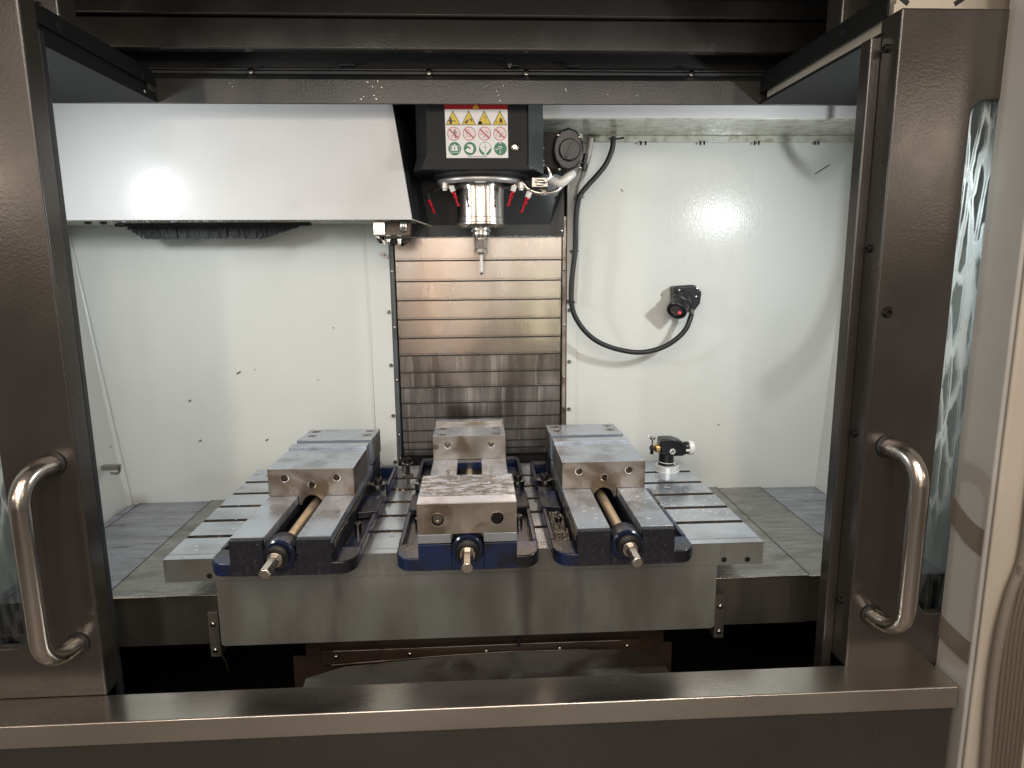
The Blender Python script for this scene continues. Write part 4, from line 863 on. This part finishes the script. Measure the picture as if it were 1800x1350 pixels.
obj('stylus', MB().cyl((0.541, 0.529, 0.082), (0.542, 0.529, 0.1005), 0.0022, 10), 'screw_steel', ts)
obj('stylus_disc', MB().lathe([(0.0075, 0), (0.0085, 0.002), (0.0085, 0.006), (0.0075, 0.0075)], (0.542, 0.529, 0.1005), (0, 0, 1), 16), 'screw_steel', ts)
obj('glint_tip', MB().lathe([(0.002, 0), (0.0032, 0.003), (0.002, 0.006)], (0.529, 0.529, 0.107), (0, 0, 1), 12), 'white_fitting', ts)
obj('fine_rod', MB().cyl((0.531, 0.529, 0.108), (0.5385, 0.529, 0.104), 0.0010, 8), 'screw_steel', ts)

# ================================================================== OPTICAL RECEIVER + CABLE ON THE RIGHT WALL
rc = thing('optical_receiver', 'black round optical receiver with red light on the right back wall', 'receiver', (0.66, YB, 0.50))
mb = MB(); mb.prism([(0.625, 0.548), (0.690, 0.552), (0.712, 0.530), (0.708, 0.495), (0.690, 0.470), (0.650, 0.468), (0.628, 0.49)], 'y', 0.640, YB-0.0005); bp_ = obj('wall_bracket', mb, 'black_plastic', rc, bevel=0.006, seg=3)
dv = Vector((-0.50, -0.66, -0.55)).normalized(); o_ = Vector((0.655, 0.650, 0.508))
obj('swivel', MB().lathe([(0.030, -0.01), (0.033, 0.004), (0.033, 0.024), (0.028, 0.03)], o_, dv, 10), 'black_plastic', rc, bevel=0.002)
obj('bezel', MB().lathe([(0.026, 0.0305), (0.031, 0.033), (0.031, 0.058), (0.028, 0.061), (0.0225, 0.061), (0.021, 0.055)], o_, dv, 32), 'black_plastic', rc)
obj('lens', MB().lathe([(0.0205, 0.0555), (0.019, 0.0575), (0.010, 0.0588)], o_, dv, 28), 'lens_grey', rc)
c_ = o_+dv*0.0592; rx = Vector((1, 0, -0.9)).normalized()
obj('led', MB().lathe([(0.005, -0.001), (0.005, 0.001), (0.0025, 0.002)], c_+Vector((0.009, -0.004, -0.005)), dv, 12), 'red_led', rc)
obj('led', MB().lathe([(0.0025, -0.001), (0.0025, 0.001)], c_+Vector((-0.004, 0.0, 0.007)), dv, 10), 'label_black', rc)
obj('led', MB().lathe([(0.0025, -0.001), (0.0025, 0.001)], c_+Vector((0.003, 0.0, 0.0065)), dv, 10), 'label_black', rc)
for x, z in ((0.695, 0.540), (0.693, 0.515), (0.640, 0.536), (0.672, 0.487)): put('screw', dome_y, (x, 0.640, z), bp_)
obj('cable_gland', MB().lathe([(0.0085, 0), (0.0085, 0.012), (0.0065, 0.014), (0.0065, 0.020)], (0.676, 0.632, 0.478), (0.25, 0, -1), 12), 'screw_steel', rc)
cb = thing('receiver_cable', 'black braided cable looping down the back wall to the receiver', 'cable', (0.45, 0.62, 0.6))
Y = 0.622
cpts = [(0.427, Y, 0.978), (0.424, Y, 0.945), (0.408, Y, 0.905), (0.382, Y, 0.872), (0.350, Y, 0.838), (0.331, Y, 0.812), (0.322, Y, 0.77), (0.320, Y, 0.72), (0.319, Y, 0.66), (0.312, Y, 0.60), (0.308, Y, 0.55), (0.309, Y, 0.50), (0.320, Y, 0.462), (0.348, Y, 0.420), (0.385, Y, 0.388), (0.430, Y, 0.367), (0.480, Y, 0.354), (0.520, Y, 0.350), (0.560, Y, 0.355), (0.600, Y, 0.369), (0.636, Y, 0.393), (0.660, Y, 0.42), (0.672, Y+0.003, 0.447), (0.6785, 0.632, 0.462)]
obj('cable', MB().tube(spline(cpts, 5), 0.0078, 12), 'black_rubber', cb)
for x, z, a in ((0.331, 0.812, 15), (0.319, 0.655, 0), (0.309, 0.505, 0)):
    k_ = obj('tie_clip', MB().lathe([(0.0082, 0), (0.0105, 0.0005), (0.0105, 0.0055), (0.0082, 0.006)], (x, Y, z-0.003), (math.sin(R(a)), 0, math.cos(R(a))), 14), 'black_plastic', cb)
    obj('stud_tail', MB().box(x-0.017, x-0.0085, Y-0.003, Y+0.003, z-0.003, z+0.003), 'black_plastic', k_, bevel=0.001)
    obj('standoff', MB().cyl((x-0.004, Y+0.010, z), (x-0.004, YB-0.001, z), 0.004, 10), 'black_plastic', k_)
obj('top_clip', MB().box(0.412, 0.446, Y-0.010, Y-0.004, 0.969, 0.974), 'black_plastic', cb, bevel=0.001)
obj('top_clip', MB().box(0.420, 0.434, Y-0.005, Y+0.004, 0.975, 0.992), 'screw_steel', cb)
obj('zip_tail', MB().tube([(0.444, Y-0.007, 0.972), (0.456, Y-0.007, 0.974)], 0.003, 8), 'black_plastic', cb)
pd = thing('cable_reflection', 'pale grey reflection of the black cable built as a tube, with black clamp', 'reflection', (0.34, 0.66, 0.85))
obj('reflection', MB().tube(spline([(0.370, 0.668, 0.985), (0.362, 0.668, 0.93), (0.346, 0.668, 0.875), (0.334, 0.668, 0.82), (0.330, 0.668, 0.70), (0.326, 0.668, 0.60), (0.322, 0.668, 0.50)], 6), 0.0085, 12), 'pale_grey_paint', pd)  # cable's reflection in the glossy wall, built as a pale tube
obj('clamp', MB().cyl((0.3485, 0.655, 0.912), (0.353, 0.655, 0.936), 0.0075, 12), 'black_plastic', pd)
obj('clamp', MB().cyl((0.3465, 0.655, 0.890), (0.3485, 0.655, 0.908), 0.0105, 12), 'black_plastic', pd)

wh = thing('wash_hose', 'black wash-down hose hanging in loops inside the cabin behind the right door', 'hose', (1.05, 0.30, 1.0))
obj('lower_loop', MB().tube(spline([(0.988, 0.299, 0.537), (1.013, 0.299, 0.548), (1.053, 0.299, 0.585), (1.078, 0.299, 0.638), (1.094, 0.299, 0.702), (1.097, 0.299, 0.765), (1.098, 0.299, 1.005)], 6), 0.0065, 12), 'black_rubber', wh)
obj('upper_loop', MB().tube(spline([(0.990, 0.310, 1.005), (0.990, 0.310, 0.925), (0.995, 0.310, 0.890), (1.008, 0.310, 0.865), (1.026, 0.310, 0.848), (1.045, 0.310, 0.840), (1.062, 0.310, 0.852), (1.080, 0.310, 0.876), (1.094, 0.310, 0.91), (1.10, 0.310, 1.005)], 6), 0.0065, 12), 'black_rubber', wh)

# inner cabin hinge on left wall
lt = thing('wash_hose_hook', 'small steel hook on the lower left side wall', 'hook', (-1.07, 0.52, 0.05))
obj('hook_plate', MB().box(-1.080, -1.030, 0.555, 0.575, 0.035, 0.050), 'screw_steel', lt, bevel=0.002)
obj('hook_tip', MB().tube(spline([(-1.05, 0.55, 0.03), (-1.032, 0.548, 0.028), (-1.024, 0.548, 0.038), (-1.026, 0.548, 0.055)], 5), 0.004, 10), 'screw_steel', lt)

# ================================================================== COOLANT DROPS AND CHIPS
mb = MB()
def drop(x, y, z, r):
    n = 12; e1 = random.uniform(0.75, 1.3)
    vs = []; ph = random.random()*6
    for rr, h in ((1, 0), (0.8, 0.22), (0.4, 0.34)):
        for k in range(n):
            a = 2*math.pi*k/n; q = 1+0.12*math.sin(3*a+ph); vs.append((x+r*rr*q*e1*math.cos(a), y+r*rr*q*math.sin(a), z+r*h*0.35))
    fs = [(i*n+k, i*n+(k+1) % n, (i+1)*n+(k+1) % n, (i+1)*n+k) for i in range(2) for k in range(n)]+[tuple(2*n+k for k in range(n))]
    mb.add(vs, fs)
for k in range(70):
    i = random.choice((0, 1, 1, 2, 2, 3, 4)); x = random.uniform(0.49, 0.645); y = y0s[i]-0.02-random.random()*0.075
    if i == 0: y = random.uniform(0.03, 0.11)
    drop(x, y, 0.0001, random.choice((0.0016, 0.002, 0.003, 0.004)) if i else 0.0015)
for k in range(26): drop(random.uniform(-0.65, -0.5), random.uniform(0.01, 0.6), 0.0001, random.choice((0.0015, 0.002, 0.004)))
for s in (-1, 1):
    for k in range(15): drop(0.326+s*random.uniform(0.038, 0.097), random.uniform(-0.06, 0.15), 0.0801, random.choice((0.0018, 0.0022, 0.003, 0.0045)))
    for k in range(10): drop(-0.003+s*random.uniform(0.038, 0.097), random.uniform(0.10, 0.42), 0.0801, random.choice((0.002, 0.003, 0.005)))
dd = tag(obj('coolant_drops', mb, 'coolant_drop', kind='stuff'), 'milky coolant drops scattered over table and vise rails', 'drops')
mb = MB()
for k in range(330):
    i = random.choice((0, 1, 2, 3)); xr = random.choice(((-0.235, -0.16), (-0.235, -0.16), (0.15, 0.19)))
    x = random.uniform(*xr); y = y0s[i]-0.008+random.gauss(0, 0.005); z = -0.004+random.random()*0.005
    if abs(y-y0s[i]+0.008) > 0.0085: z = 0.001
    r = random.uniform(0.0012, 0.0032); q = Euler((random.uniform(0, 3), random.uniform(0, 3), random.uniform(0, 3))).to_matrix()
    vs = [Vector((x, y, z))+q @ Vector(v)*r for v in ((1.6, 0, 0), (-.6, .5, 0), (-.6, -.5, 0), (0, 0, .5))]
    mb.add(vs, [(0, 1, 2), (0, 3, 1), (1, 3, 2), (2, 3, 0)])
for t_, xr, yr in ((vL, (-0.40, -0.365), (0, 0.15)), (vR, (0.315, 0.35), (0, 0.15))):
    for k in range(200):
        x = random.uniform(*xr); y = random.uniform(*yr); z = 0.016+random.random()*0.008; r = random.uniform(0.001, 0.0028)
        q = Euler((random.uniform(0, 3), random.uniform(0, 3), random.uniform(0, 3))).to_matrix()
        vs = [Vector((x, y, z))+q @ Vector(v)*r for v in ((1.6, 0, 0), (-.6, .5, 0), (-.6, -.5, 0), (0, 0, .5))]
        mb.add(vs, [(0, 1, 2), (0, 3, 1), (1, 3, 2), (2, 3, 0)])
tag(obj('metal_chips', mb, 'brass_chip', kind='stuff'), 'tiny metal chips lying in the T-slots and vise beds', 'chips')
